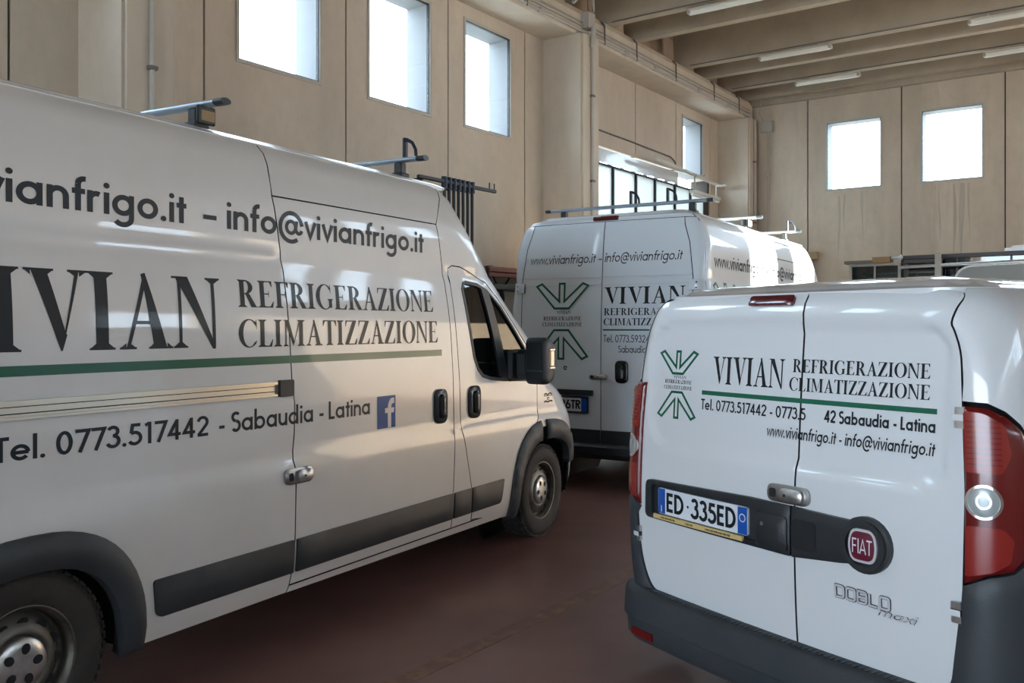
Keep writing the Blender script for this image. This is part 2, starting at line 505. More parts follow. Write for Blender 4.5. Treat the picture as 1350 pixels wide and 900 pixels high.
def sans(hs=.075):
    s = lambda *p: strip(list(p), hs); A = lambda *a: strip(arc(*a), hs)
    r = .33 - hs; c = .33; T = .66; O = lambda x: strip(arc(x, c, r, r, 0, 360, 26)[:-1], hs, True)
    g = {}
    st = hs
    xr = st + 2 * r   # right stem of a, d, g
    g['a'] = (O(st + r) + s((xr, 0), (xr, T)), xr + st + .1)
    g['b'] = (O(st + r) + s((st, 0), (st, 1.04)), xr + st + .08)
    g['d'] = (O(st + r) + s((xr, 0), (xr, 1.04)), xr + st + .1)
    g['e'] = (A(st + r, c, r, r, 0, 322) + s((st, c), (xr + .02, c)), xr + st + .06)
    g['f'] = (s((.17, 0), (.17, .8)) + A(.34, .8, .17, .165, 180, 75) + s((.0, .585), (.36, .585)), .42)
    g['g'] = (O(st + r) + s((xr, T), (xr, -.08)) + A(st + r, -.06, r, r * .86, 0, -150), xr + st + .1)
    g['i'] = (s((.1, 0), (.1, T)) + disc(.1, .87, .09), .26)
    g['l'] = (s((.1, 0), (.1, 1.04)), .26)
    g['m'] = (s((st, 0), (st, T)) + A(.26, .40, .185, .185, 180, 0) + s((.445, .40), (.445, 0)) + A(.63, .40, .185, .185, 180, 0) + s((.815, .40), (.815, 0)), .96)
    g['n'] = (s((st, 0), (st, T)) + A(.29, .37, .215, .215, 180, 0) + s((.505, .38), (.505, 0)), .66)
    g['o'] = (O(st + r), 2 * .33 + .08)
    g['r'] = (s((st, 0), (st, T)) + A(.26, .38, .185, .20, 180, 62), .45)
    g['t'] = (s((.17, 0), (.17, .87)) + s((.0, .585), (.34, .585)), .38)
    g['u'] = (s((st, T), (st, .29)) + A(.29, .29, .215, .215, 180, 360) + s((.505, T), (.505, 0)), .66)
    g['v'] = (s((.05, T), (.27, .05), (.49, T)), .56)
    g['w'] = (s((.05, T), (.22, .05), (.39, .6), (.56, .05), (.73, T)), .80)
    g['x'] = (s((.03, 0), (.47, T)) + s((.03, T), (.47, 0)), .54)
    g['.'] = (disc(.1, .08, .09), .27)
    g['-'] = (s((.06, .32), (.36, .32)), .44)
    g[' '] = ([], .30)
    g['@'] = (A(.56, .36, .48, .55, 8, 305) + strip(arc(.55, .36, .2, .23, 0, 360, 18)[:-1], hs * .85, True) + strip([(.80, .62), (.76, .30)] + arc(.90, .30, .13, .16, 200, 350), hs * .85), 1.16)
    R2 = lambda *a: strip(arc(*a), hs)
    g['0'] = (strip(arc(.30, .5, .30 - hs, .5 - hs, 0, 360, 26)[:-1], hs, True), .68)
    g['1'] = (s((.26, 0), (.26, 1)) + s((.06, .86), (.26, .955)), .46)
    g['2'] = (strip(arc(.29, .70, .22, .23, 170, -38) + [(.08, hs)], hs) + s((.04, hs), (.56, hs)), .66)
    g['3'] = (R2(.26, .74, .19, .19, 155, -90) + R2(.26, .31, .235, .24, 90, -158), .62)
    g['4'] = (s((.42, 0), (.42, .98)) + s((.42, .94), (.08, .28), (.60, .28)), .68)
    g['5'] = (s((.50, 1 - hs), (.17, 1 - hs), (.12, .56)) + R2(.26, .33, .25, .26, 125, -150), .64)
    g['6'] = (strip(arc(.31, .31, .24, .24, 0, 360, 22)[:-1], hs, True) + s((.11, .42), (.37, .99)), .66)
    g['7'] = (s((.02, 1 - hs), (.52, 1 - hs), (.18, 0)), .60)
    g['8'] = (strip(arc(.30, .74, .18, .19, 0, 360, 20)[:-1], hs, True) + strip(arc(.30, .30, .23, .23, 0, 360, 22)[:-1], hs, True), .66)
    g['9'] = (strip(arc(.31, .69, .24, .24, 0, 360, 22)[:-1], hs, True) + s((.51, .58), (.25, .01)), .66)
    g['A'] = (s((.03, 0), (.33, .96), (.63, 0)) + s((.14, .28), (.52, .28)), .72)
    g['B'] = (strip([(st, 0), (st, 1)], hs) + strip([(st, 1 - hs)] + arc(.30, .76, .17, .24 - hs, 90, -90) + [(st, .52)], hs) + strip([(.28, .52)] + arc(.32, .27, .21, .27 - hs, 90, -90) + [(st, hs)], hs), .66)
    g['D'] = (s((st, 0), (st, 1)) + strip([(st, 1 - hs)] + arc(.24, .5, .36, .5 - hs, 90, -90) + [(st, hs)], hs), .74)
    g['E'] = (s((st, 0), (st, 1)) + s((st, 1 - hs), (.48, 1 - hs)) + s((st, .52), (.44, .52)) + s((st, hs), (.48, hs)), .58)
    g['F'] = (s((st, 0), (st, 1)) + s((st, 1 - hs), (.46, 1 - hs)) + s((st, .50), (.42, .50)), .54)
    g['I'] = (s((.1, 0), (.1, 1)), .24)
    g['L'] = (s((st, 0), (st, 1)) + s((st, hs), (.44, hs)), .52)
    g['O'] = (strip(arc(.40, .5, .40 - hs, .5 - hs, 0, 360, 26)[:-1], hs, True), .88)
    g['R'] = (s((st, 0), (st, 1)) + strip([(st, 1 - hs)] + arc(.30, .74, .2, .26 - hs, 90, -90) + [(st, .48)], hs) + s((.26, .48), (.50, 0)), .62)
    g['S'] = (R2(.27, .735, .19, .19, 35, 268) + R2(.27, .30, .21, .235, 88, -145), .60)
    g['T'] = (s((0, 1 - hs), (.54, 1 - hs)) + s((.27, 0), (.27, 1)), .58)
    return g
def serif():
    g = {}
    def st(x, y0, y1, w=.17, a=True, b=True, ov=.09):
        o = [[(x, y0), (x + w, y0), (x + w, y1), (x, y1)]]
        if b: o += sf(x - ov, x + w + ov, y0, 1, x, x + w)
        if a: o += sf(x - ov, x + w + ov, y1, -1, x, x + w)
        return o
    def sf(x0, x1, y, d, i0, i1):
        h = .028 * d; k = .055 * d
        o = [[(x0, y), (x1, y), (x1, y + h), (x0, y + h)], [(x0 + .02, y + h), (i0, y + h), (i0, y + h + k)], [(i1, y + h), (x1 - .02, y + h), (i1, y + h + k)]]
        return o
    def ringseg(c1, r1, c2, r2, a0, a1, n=None):
        A = arc(*c1, *r1, a0, a1, n or int(abs(a1 - a0) / 12)); B = arc(*c2, *r2, a0, a1, n or int(abs(a1 - a0) / 12))
        return [[B[i], A[i], A[i + 1], B[i + 1]] for i in range(len(A) - 1)]
    t = .05
    g['I'] = (st(.10, 0, 1), .42)
    g['V'] = ([[(.07, 1), (.26, 1), (.47, .22), (.41, 0)], [(.41, 0), (.47, .22), (.47, .2), (.42, 0)], [(.62, 1), (.67, 1), (.425, 0), (.41, .0)], [(.405, 0), (.43, 0), (.49, .2), (.44, .22)]] + sf(-.01, .35, 1, -1, .07, .26) + sf(.52, .77, 1, -1, .62, .67), .76)
    g['A'] = ([[(.09, 0), (.14, 0), (.42, .95), (.37, 1)], [(.335, 1), (.40, 1.02), (.70, 0), (.50, 0)], [(.20, .33), (.56, .33), (.56, .375), (.21, .375)]] + sf(.0, .24, 0, 1, .09, .14) + sf(.42, .79, 0, 1, .5, .7), .80)
    g['N'] = ([[(.09, 0), (.14, 0), (.14, 1), (.09, 1)], [(.05, 1), (.26, 1), (.70, .0), (.64, .0)], [(.645, 0), (.70, 0), (.70, 1), (.645, 1)], [(.05, 1), (.645, -.02), (.70, -.02), (.26, 1)]] + sf(.0, .23, 0, 1, .09, .14) + sf(.55, .80, 1, -1, .645, .70) + [[(.0, 1), (.1, 1), (.1, .97), (0, .97)]], .82)
    bowl = ringseg((.27, .735), (.34, .265), (.27, .735), (.17, .225), 90, -90)
    g['R'] = (st(.10, 0, 1) + bowl + [[(.30, .49), (.46, .50), (.74, 0), (.54, 0)], [(.54, 0), (.80, 0), (.80, .028), (.6, .028)]], .80)
    def bars(full=True):
        o = [[(.27, .955), (.60, .955), (.60, 1), (.27, 1)], [(.60, 1), (.60, .78), (.575, .78), (.50, .955)], [(.27, .49), (.46, .49), (.46, .535), (.27, .535)], [(.44, .40), (.465, .40), (.465, .63), (.44, .63)]]
        if full: o += [[(.27, 0), (.61, 0), (.61, .045), (.27, .045)], [(.61, 0), (.65, .24), (.625, .24), (.50, .045)]]
        return o
    g['E'] = (st(.10, 0, 1) + bars(), .70)
    g['F'] = (st(.10, 0, 1) + bars(False), .64)
    g['L'] = (st(.10, 0, 1) + [[(.27, 0), (.58, 0), (.58, .045), (.27, .045)], [(.58, 0), (.63, .27), (.605, .27), (.48, .045)]], .66)
    g['T'] = (st(.26, 0, 1, a=False) + [[(.02, .955), (.67, .955), (.67, 1), (.02, 1)], [(.02, 1), (.12, .955), (.03, .76), (.005, .76)], [(.67, 1), (.685, .76), (.66, .76), (.57, .955)]], .70)
    g['O'] = (ringseg((.41, .5), (.41, .52), (.41, .5), (.235, .485), 0, 360, 30), .86)
    C = ringseg((.41, .5), (.41, .52), (.44, .5), (.26, .48), 42, 318, 26)
    g['C'] = (C + [[(.70, 1.0), (.725, 1.0), (.735, .66), (.71, .66)], [(.66, .95), (.72, .88), (.70, .74), (.63, .85)], [(.64, .17), (.71, .23), (.735, .22), (.70, .14)]], .78)
    g['G'] = (C + [[(.68, 1.0), (.705, 1.0), (.715, .66), (.69, .66)], [(.60, .95), (.70, .88), (.69, .74), (.62, .85)]] + st(.60, .06, .42, .15, True, False, .06), .86)
    g['Z'] = ([[(.05, .955), (.62, .955), (.62, 1), (.05, 1)], [(.05, 1), (.12, .955), (.06, .75), (.035, .75)], [(.42, .955), (.62, .955), (.22, .045), (.02, .045)], [(.02, 0), (.63, 0), (.63, .045), (.02, .045)], [(.63, 0), (.665, .26), (.64, .26), (.52, .045)]], .70)
    g['M'] = ([[(.09, 0), (.14, 0), (.14, 1), (.09, 1)], [(.06, 1), (.25, 1), (.50, .14), (.44, .0)], [(.44, 0), (.50, .14), (.77, 1), (.72, 1)]] + st(.72, 0, 1) + sf(.0, .23, 0, 1, .09, .14) + [[(0, 1), (.1, 1), (.1, .97), (0, .97)]], 1.04)
    g[' '] = ([], .3)
    return g
SANS = sans(); SANSM = sans(.08); SANSL = sans(.055); SANSB = sans(.09); SERIF = serif()

def poly_decal(name, P, polys, m, parent, off=.0016, flip=False, maxlen=.045):
    """flat film shapes (quads, triangles) in chart space laid on the surface"""
    vs = []; fs = []
    def put(q):
        b = len(vs)
        for (u, v) in q:
            n = nrm(P, u, v, flip); vs.append(tuple(P(u, v) + n * off))
        a = area2(q)
        f = tuple(range(b, b + len(q)))
        if (a > 0) == flip: f = f[::-1]
        fs.append(f)
    for q in polys:
        if len(q) == 4:
            L = max(math.dist(q[0], q[1]), math.dist(q[2], q[3])); Wd = max(math.dist(q[1], q[2]), math.dist(q[3], q[0]))
            a = max(1, math.ceil(L / maxlen)); b = max(1, math.ceil(Wd / maxlen))
            A = lambda s_, t_: tuple((1 - s_) * (1 - t_) * q[0][k] + s_ * (1 - t_) * q[1][k] + s_ * t_ * q[2][k] + (1 - s_) * t_ * q[3][k] for k in (0, 1))
            for i in range(a):
                for j in range(b):
                    put([A(i / a, j / b), A((i + 1) / a, j / b), A((i + 1) / a, (j + 1) / b), A(i / a, (j + 1) / b)])
        else: put(q)
    me = bpy.data.meshes.new(name); me.from_pydata(vs, [], fs); me.materials.append(MAT[m])
    me.polygons.foreach_set('use_smooth', [True] * len(fs)); me.update()
    o = bpy.data.objects.new(name, me); COL.objects.link(o)
    if parent: o.parent = parent
    return o
def lay(text, font, u0, u1, v0, h, slant=0.):
    adv = sum(font[c][1] for c in text); k = (u1 - u0) / adv; x = 0; out = []
    for c in text:
        ps, a = font[c]
        for q in ps: out.append([(u0 + (x + p[0] + slant * p[1]) * k, v0 + p[1] * h) for p in q])
        x += a
    return out
def letters(P, text, font, u0, u1, v0, h, m, parent, slant=0., off=.0016, maxlen=.045):
    if h < .045:      # too small to pick the letters apart
        o = poly_decal('small_print', P, lay(text, font, u0, u1, v0, h, slant), m, parent, off, maxlen=maxlen); o['kind'] = 'stuff'
        return o
    e = empty('lettering', parent=parent)
    k = (u1 - u0) / sum(font[c][1] for c in text); x = u0
    for c in text:
        q = [[(x + (p[0] + slant * p[1]) * k, v0 + p[1] * h) for p in poly] for poly in font[c][0]]
        if q: poly_decal('letter', P, q, m, e, off, maxlen=maxlen)
        x += font[c][1] * k
    return e
def arrows_logo(P, u0, u1, zt, zm1, zm2, zb, parent, hs=.0065, m='film_green', off=.0016):
    """three outlined bars meeting in a point, above and mirrored below"""
    c = (u0 + u1) / 2; a = (u1 - u0) / 2
    def half(zo, zi):   # outer (ends) height zo, inner (tip) zi
        d = zi - zo; out = []
        L = [(-1, 0.10), (-.80, 0.0), (-.10, .72), (-.10, 0), (.10, 0), (.10, .72), (.80, 0.0), (1, .10), (.28, 1), (-.28, 1)]
        return [(c + x * a, zo + t * d) for x, t in L]
    poly_decal('logo', P, strip(half(zt, zm1), hs, True), m, parent, off)
    poly_decal('logo', P, strip(half(zb, zm2), hs, True), m, parent, off)

def loft(name, rings, m, parent, caps=True, smooth=True):
    n = len(rings[0]); vs = [p for r in rings for p in r]; fs = []
    for i in range(len(rings) - 1):
        for k in range(n):
            j = (k + 1) % n; fs.append((i * n + k, i * n + j, (i + 1) * n + j, (i + 1) * n + k))
    b = MB(); b.add(vs, fs, smooth)
    if caps:
        b.add(rings[0], [tuple(reversed(range(n)))]); b.add(rings[-1], [tuple(range(n))])
    return b.build(name, m, parent)


# ================================================================== THE HALL
VW, UB, VR, UN = -7.2, 17.7, 10.0, -14.0     # window wall, far wall, right wall, near wall
ZT = 6.75
def struct(name, mb, m, parent=None, kind='structure'):
    o = mb.build(name, m, parent)
    if not parent: o['kind'] = kind
    return o
fl = MB(); fl.rbox(UN, UB, VW, VR, -.2, 0); struct('floor', fl, 'floor')
ln = MB(); ln.rbox(1.6, 7.2, -2.77, -2.67, 0, .002); struct('floor_line', ln, 'floor_yellow', bpy.data.objects['floor'])
go = MB(); go.rbox(-60, 70, -60, 70, -.5, -.21); struct('ground', go, 'ground_out')

def wall_panel(parent, along, p0, p1, f0, f1, z0, z1, hole=None, m='concrete', gap=.011):
    """precast panel; along 'u' or 'v'; p along the wall, f across; hole = (p0,p1,z0,z1)"""
    b = MB()
    def bx(a0, a1, c0, c1):
        if a1 - a0 < 1e-4 or c1 - c0 < 1e-4: return
        if along == 'u': b.rbox(a0, a1, f0, f1, c0, c1)
        else: b.rbox(f0, f1, a0, a1, c0, c1)
    a0, a1 = p0 + gap, p1 - gap
    if hole:
        h0, h1, g0, g1 = hole
        bx(a0, h0, z0, z1); bx(h1, a1, z0, z1); bx(h0, h1, z0, g0); bx(h0, h1, g1, z1)
    else: bx(a0, a1, z0, z1)
    return b.build('concrete_panel', m, parent)
NWIN = [0]
def window(along, p0, p1, z0, z1, f, out, inward, frame=.035):
    """window set flush with the inner face f; out = direction sign of the outside across the wall"""
    NWIN[0] += 1
    e = empty('window_%d' % NWIN[0]); e['kind'] = 'structure'
    def bx(b, a0, a1, g0, g1, c0, c1):
        g0, g1 = sorted((f + out * g0, f + out * g1))
        if along == 'u': b.rbox(a0, a1, g0, g1, c0, c1)
        else: b.rbox(g0, g1, a0, a1, c0, c1)
    b = MB(); t = frame
    for a0, a1, c0, c1 in ((p0 - t, p1 + t, z0 - t, z0), (p0 - t, p1 + t, z1, z1 + t), (p0 - t, p0, z0, z1), (p1, p1 + t, z0, z1)):
        bx(b, a0, a1, -.012, .03, c0, c1)
    b.build('window_frame', 'frame_alu', e)
    g = MB(); t = .009
    for a0, a1, c0, c1 in ((p0, p1, z0, z0 + t), (p0, p1, z1 - t, z1), (p0, p0 + t, z0 + t, z1 - t), (p1 - t, p1, z0 + t, z1 - t)):
        bx(g, a0, a1, .0, .035, c0, c1)
    g.build('gasket', 'gasket', e)
    g = MB(); bx(g, p0 + t, p1 - t, .014, .018, z0 + t, z1 - t); g.build('pane', 'pane', e)
    r = MB(); t = .02
    for a0, a1, c0, c1 in ((p0 - t, p1 + t, z0 - t, z0), (p0 - t, p1 + t, z1, z1 + t), (p0 - t, p0, z0, z1), (p1, p1 + t, z0, z1)):
        bx(r, a0, a1, .04, .36, c0, c1)
    r.build('reveal', 'reveal', e)
    fo = f + out * .37
    if along == 'u': portal(p0, fo, p1, fo, z0, z1, inward)
    else: portal(fo, p0, fo, p1, z0, z1, inward)

WZ0, WZ1 = 4.13, 5.46
# ---- left wall with the window strip
wl = empty('wall_left'); wl['kind'] = 'structure'
HT = .035
edges = [UN, -12.1, -10.4, -8.65, -6.9, -5.2, -3.45, -1.72, 0.0, 1.72, 3.45, 5.20, 7.00, 8.74, 10.41, 11.47]
for a, b in zip(edges, edges[1:]):
    c = (a + b) / 2; win = (b - a) > 1.5
    if abs(a - 3.45) < .01: win = False
    hole = (c - .51 - HT, c + .51 + HT, WZ0 - HT, WZ1 + HT) if win else None
    if abs(a - 8.74) < .01: hole = (9.08 - HT, 10.05 + HT, WZ0 - HT, WZ1 + HT); c = 9.565
    wall_panel(wl, 'u', a, b, VW - .36, VW, 0, ZT, hole)
    if hole: window('u', hole[0] + HT, hole[1] - HT, WZ0, WZ1, VW, -1, BV)
DT = 4.42
for a, b in ((11.47, 12.12), (12.12, 13.69), (13.69, 15.26), (15.26, 16.80), (16.80, UB)):
    hole = (15.55 - HT, 16.42 + HT, DT, WZ1 + HT) if a == 15.26 else None
    wall_panel(wl, 'u', a, b, VW - .36, VW, DT if a < 16.5 and a > 11.9 else 0, ZT, hole)
window('u', 15.55, 16.42, DT + .03, WZ1, VW, -1, BV)
bk = MB(); 
for e_ in edges[1:-1] + [11.47, 12.12, 13.69, 15.26, 16.80]: bk.rbox(e_ - .06, e_ + .06, VW - .38, VW - .03, DT if e_ in (13.69, 15.26) else 0, ZT)
bk.build('joint_seal', 'joint', wl)
cb = MB(); cb.tube([rw(11.6, VW + .02, 4.66), rw(13.4, VW + .02, 4.645), rw(15.0, VW + .02, 4.62), rw(15.18, VW + .02, 4.56), rw(15.2, VW + .02, 4.44)], .013, 6); cb.build('cable', 'conduit_dark', wl)
# ---- big glazed door in the second bay
d1 = empty('door_1'); d1['kind'] = 'structure'
mull = [12.14, 13.09, 13.89, 14.61, 15.42, 16.10, 16.78]
for k, x in enumerate(mull):
    b = MB(); b.rbox(x - .022, x + .022, VW - .17, VW - .08, 0, 4.16); b.build('mullion', 'gasket', d1)
for a, b_ in zip(mull, mull[1:]):
    for z0, z1 in ((.9, 2.5), (2.53, 4.16)):
        b = MB(); b.rbox(a + .022, b_ - .022, VW - .13, VW - .115, z0, z1); b.build('pane', 'poly', d1)
    b = MB(); b.rbox(a + .022, b_ - .022, VW - .15, VW - .10, 0, .9); b.build('door_panel', 'frame_alu', d1)
    b = MB(); b.rbox(a + .022, b_ - .022, VW - .15, VW - .10, 2.5, 2.53); b.build('glazing_bar', 'frame_alu', d1)
b = MB(); b.rbox(12.12, 16.80, VW - .2, VW - .06, 4.16, 4.18); b.build('door_head', 'gasket', d1)
b = MB()
for k in range(24):
    a = 12.14 + k * (15.42 - 12.14) / 24; z = 4.185 + .012 * math.sin(k * 2.1); b.rbox(a, a + .137, VW - .05 - .004 * (k % 2), VW - .035, z, 4.40)
b.build('draught_strip', 'plastic_wrap', d1)
portal(12.14, VW - .4, 16.78, VW - .4, .9, 4.16, BV)
# ---- far wall
wb = empty('wall_back'); wb['kind'] = 'structure'
ve = [VW, -5.57, -3.86, -2.18, -.47, 1.24, 2.95, 4.66, 6.37, 8.08, VR]
for a, b in zip(ve, ve[1:]):
    c = (a + b) / 2; hole = None
    if a > -5.6 and b - a < 1.8: hole = (c - .49 - HT, c + .49 + HT, 4.18 - HT, 5.45 + HT)
    wall_panel(wb, 'v', a, b, UB, UB + .36, 0, ZT, hole, 'concrete_b')
    if hole: window('v', c - .49, c + .49, 4.18, 5.45, UB, 1, -AU)
bk = MB()
for e_ in ve[1:-1]: bk.rbox(UB + .03, UB + .38, e_ - .05, e_ + .05, 0, ZT)
bk.build('joint_seal', 'joint', wb)
for k_, (v_, z0_, z1_, w_) in enumerate(((-4.98, 2.9, 4.05, .05), (-4.88, 3.3, 4.08, .03), (-4.55, 3.0, 4.1, .06), (-4.47, 3.3, 4.1, .03), (-3.30, 2.7, 4.1, .07), (-3.22, 3.1, 4.12, .04), (-2.98, 2.8, 4.1, .06), (-2.86, 2.6, 4.1, .09), (-2.74, 3.0, 4.1, .04))):
    b = MB(); n_ = 14; L_, R_ = [], []
    for i in range(n_ + 1):
        t = i / n_; z = z1_ + (z0_ - z1_) * t; ww = w_ * (.55 + .45 * math.sin(3.1 * t + k_)) * (1 - t ** 3) * .5 + .002; o_ = .012 * math.sin(5 * t + 2 * k_)
        L_.append(rw(UB - .0015, v_ - ww + o_, z)); R_.append(rw(UB - .0015, v_ + ww + o_, z))
    b.add(L_ + R_, [(i, i + 1, n_ + 2 + i, n_ + 1 + i) for i in range(n_)]); b.build('water_stain', 'stain', wb)
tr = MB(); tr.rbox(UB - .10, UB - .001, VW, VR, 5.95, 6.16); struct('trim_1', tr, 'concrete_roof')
# ---- right wall, with windows and an open bay added to let in warm sun, and near wall with an open doorway
wr = empty('wall_right'); wr['kind'] = 'structure'
ue = [UN, -13.1, -11.4, -9.7, -8.0, -6.3, -4.6, -2.9, -1.2, .5, 2.2, 3.9, 5.6, 7.3, 9.0, 10.7, 12.4, 14.1, 17.3, UB]
RD0, RD1, RDZ = 14.1, 17.3, 3.7
for a, b in zip(ue, ue[1:]):
    c = (a + b) / 2; hole = None
    if 1.6 < b - a < 1.8 and a < 9.0: hole = (c - .52 - HT, c + .52 + HT, WZ0 - HT, WZ1 + HT)
    wall_panel(wr, 'u', a, b, VR, VR + .36, RDZ if RD0 <= a < RD1 else 0, ZT, hole)
    if hole: window('u', c - .52, c + .52, WZ0, WZ1, VR, 1, -BV)
portal(RD0, VR + .37, RD1, VR + .37, 0, RDZ, -BV)
bk = MB()
for e_ in ue[1:-3]: bk.rbox(e_ - .05, e_ + .05, VR + .03, VR + .38, 0, ZT)
bk.build('joint_seal', 'joint', wr)
# added unseen block that shades the nearer windows from the low sun
nb = MB(); nb.rbox(-40, 1.5, 16.0, 17.0, -.21, 6.9); struct('sun_blocker', nb, 'concrete')
wn = empty('wall_near'); wn['kind'] = 'structure'
D0, D1, DZ = -6.8, 2.4, 5.2
for a, b, z0 in ((VW, D0, 0), (D0, -3.4, DZ), (-3.4, .1, DZ), (.1, D1, DZ), (D1, 6.7, 0), (6.7, VR, 0)):
    wall_panel(wn, 'v', a, b, UN - .36, UN, z0, ZT, None)
portal(UN - .37, D0, UN - .37, D1, 0, DZ, AU)
# ---- columns
for k, (a, b) in enumerate(((-9.5, -9.03), (-2.75, -2.28), (4.0, 4.47), (10.88, 11.36), (17.2, 17.62))):
    c = MB(); c.rbox(a + .03, b - .03, VW, -6.55, 0, 5.66); c.rbox(a, b, VW, -6.58, 0, 5.66)
    o = struct('column', c, 'concrete_col')
    p = MB(); m_ = (a + b) / 2; p.tube([rw(m_, -6.53, 0), rw(m_, -6.53, 5.66)], .022, 8); p.build('conduit', 'conduit', o)
    p = MB()
    for z in (1.2, 2.4, 3.6, 4.8): p.rbox(m_ - .035, m_ + .035, -6.555, -6.50, z, z + .03)
    p.build('clip', 'conduit_dark', o)
# ---- eaves beam with its conduits
bm_ = MB()
prof = [(VW + .0, 5.66), (-6.67, 5.66), (-6.64, 5.70), (-6.64, 5.95), (-6.70, 6.05), (VW, 6.05)]
vs = [rw(UN, v, z) for v, z in prof] + [rw(UB - .12, v, z) for v, z in prof]; n = len(prof)
bm_.add(vs, [(i, (i + 1) % n, n + (i + 1) % n, n + i) for i in range(n)] + [tuple(range(n))[::-1], tuple(range(n, 2 * n))])
beam = struct('beam', bm_, 'concrete_col')
for zz, vv, r_ in ((5.705, -6.615, .022), (5.79, -6.62, .016), (5.84, -6.62, .011)):
    p = MB(); p.tube([rw(UN, vv, zz), rw(4, vv, zz - .01), rw(10.9, vv, zz + .005), rw(14, vv, zz - .012), rw(17.4, vv, zz)], r_, 8); p.build('conduit', 'conduit', beam)
for u_ in (8.1, 9.6, 11.6, 12.6, 14.0, 15.6, 16.8):
    p = MB(); p.tube([rw(u_, -6.60, 5.67), rw(u_, -6.605, 5.95), rw(u_ + .03, -6.68, 6.03)], .012, 6); p.build('strap', 'conduit_dark', beam)
for u_ in (9.0, 9.9, 12.2, 13.2, 14.9, 16.2):
    p = MB(); p.rbox(u_, u_ + .12, -6.645, -6.585, 5.68, 5.735); p.build('sleeve', 'conduit', beam)
jb = MB(); jb.rbox(11.0, 11.18, -6.66, -6.52, 5.76, 5.98); jb.tube([rw(11.1, -6.5, 6.0), rw(11.0, -6.45, 6.12), rw(10.8, -6.5, 6.15), rw(10.7, -6.6, 6.02)], .02, 8); jb.tube([rw(11.1, -6.50, 5.78), rw(11.1, -6.50, 5.6), rw(11.1, -6.53, 5.5)], .035, 10); jb.build('junction_box', 'conduit', beam)
# ---- roof: slab and precast ribs
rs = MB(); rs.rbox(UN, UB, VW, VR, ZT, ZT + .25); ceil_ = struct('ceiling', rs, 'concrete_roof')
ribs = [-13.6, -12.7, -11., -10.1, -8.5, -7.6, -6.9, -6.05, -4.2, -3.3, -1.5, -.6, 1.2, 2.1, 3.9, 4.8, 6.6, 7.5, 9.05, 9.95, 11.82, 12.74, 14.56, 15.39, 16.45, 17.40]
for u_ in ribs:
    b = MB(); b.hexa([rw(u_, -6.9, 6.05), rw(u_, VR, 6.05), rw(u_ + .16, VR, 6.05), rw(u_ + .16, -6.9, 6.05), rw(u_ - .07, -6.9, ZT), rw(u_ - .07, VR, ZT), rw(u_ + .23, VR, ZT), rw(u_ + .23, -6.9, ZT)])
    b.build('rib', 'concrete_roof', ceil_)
for u_ in (11.82, 14.56, 16.45):
    p = MB(); p.tube([rw(u_ - .012, -6.6, 6.06), rw(u_ - .012, VR, 6.06)], .010, 6); p.build('cable', 'conduit_dark', ceil_)
# ---- fluorescent battens
def batten(u_, v0, v1, label, z=6.0):
    e = empty('fluorescent_lamp', rw(u_, (v0 + v1) / 2, z - .06), math.atan2(BV.y, BV.x)); h = (v1 - v0) / 2
    tag(e, label, 'lamp', 'fluorescent battens under the roof ribs')
    b = MB(); b.bbox((-h, -.055, .045), (h, .055, .075), .01); b.build('housing', 'lamp_white', e)
    rings = [[Vector((x, .05 * s * math.cos(t), .045 - .06 * s * math.sin(t))) for t in [PI * k / 10 for k in range(11)]] for x, s in ((-h, .7), (-h + .03, 1), (h - .03, 1), (h, .7))]
    loft('diffuser', rings, 'lamp_tube', e)
    for x in (-h - .01, h - .04):
        b = MB(); b.bbox((x, -.058, .0), (x + .05, .058, .06), .012); b.build('end_cap', 'conduit', e)
    for x in (-h * .6, h * .6):
        b = MB(); b.box((x, -.02, .075), (x + .04, .02, .105)); b.build('bracket', 'conduit', e)
lamps = [(14.58, -5.38, -4.22, 'fluorescent batten on the concrete rib, left one of the front pair'), (16.47, -5.41, -4.28, 'fluorescent batten nearest the far wall, above the left bright window'),
         (14.62, -2.27, -1.1, 'fluorescent batten at the upper right edge, on the nearer rib'), (16.50, -2.34, -1.15, 'fluorescent batten at the right edge, just above the far wall'),
         (11.86, -5.40, -4.2, 'fluorescent batten cut by the top edge of the picture')]
for L_ in lamps: batten(*L_)

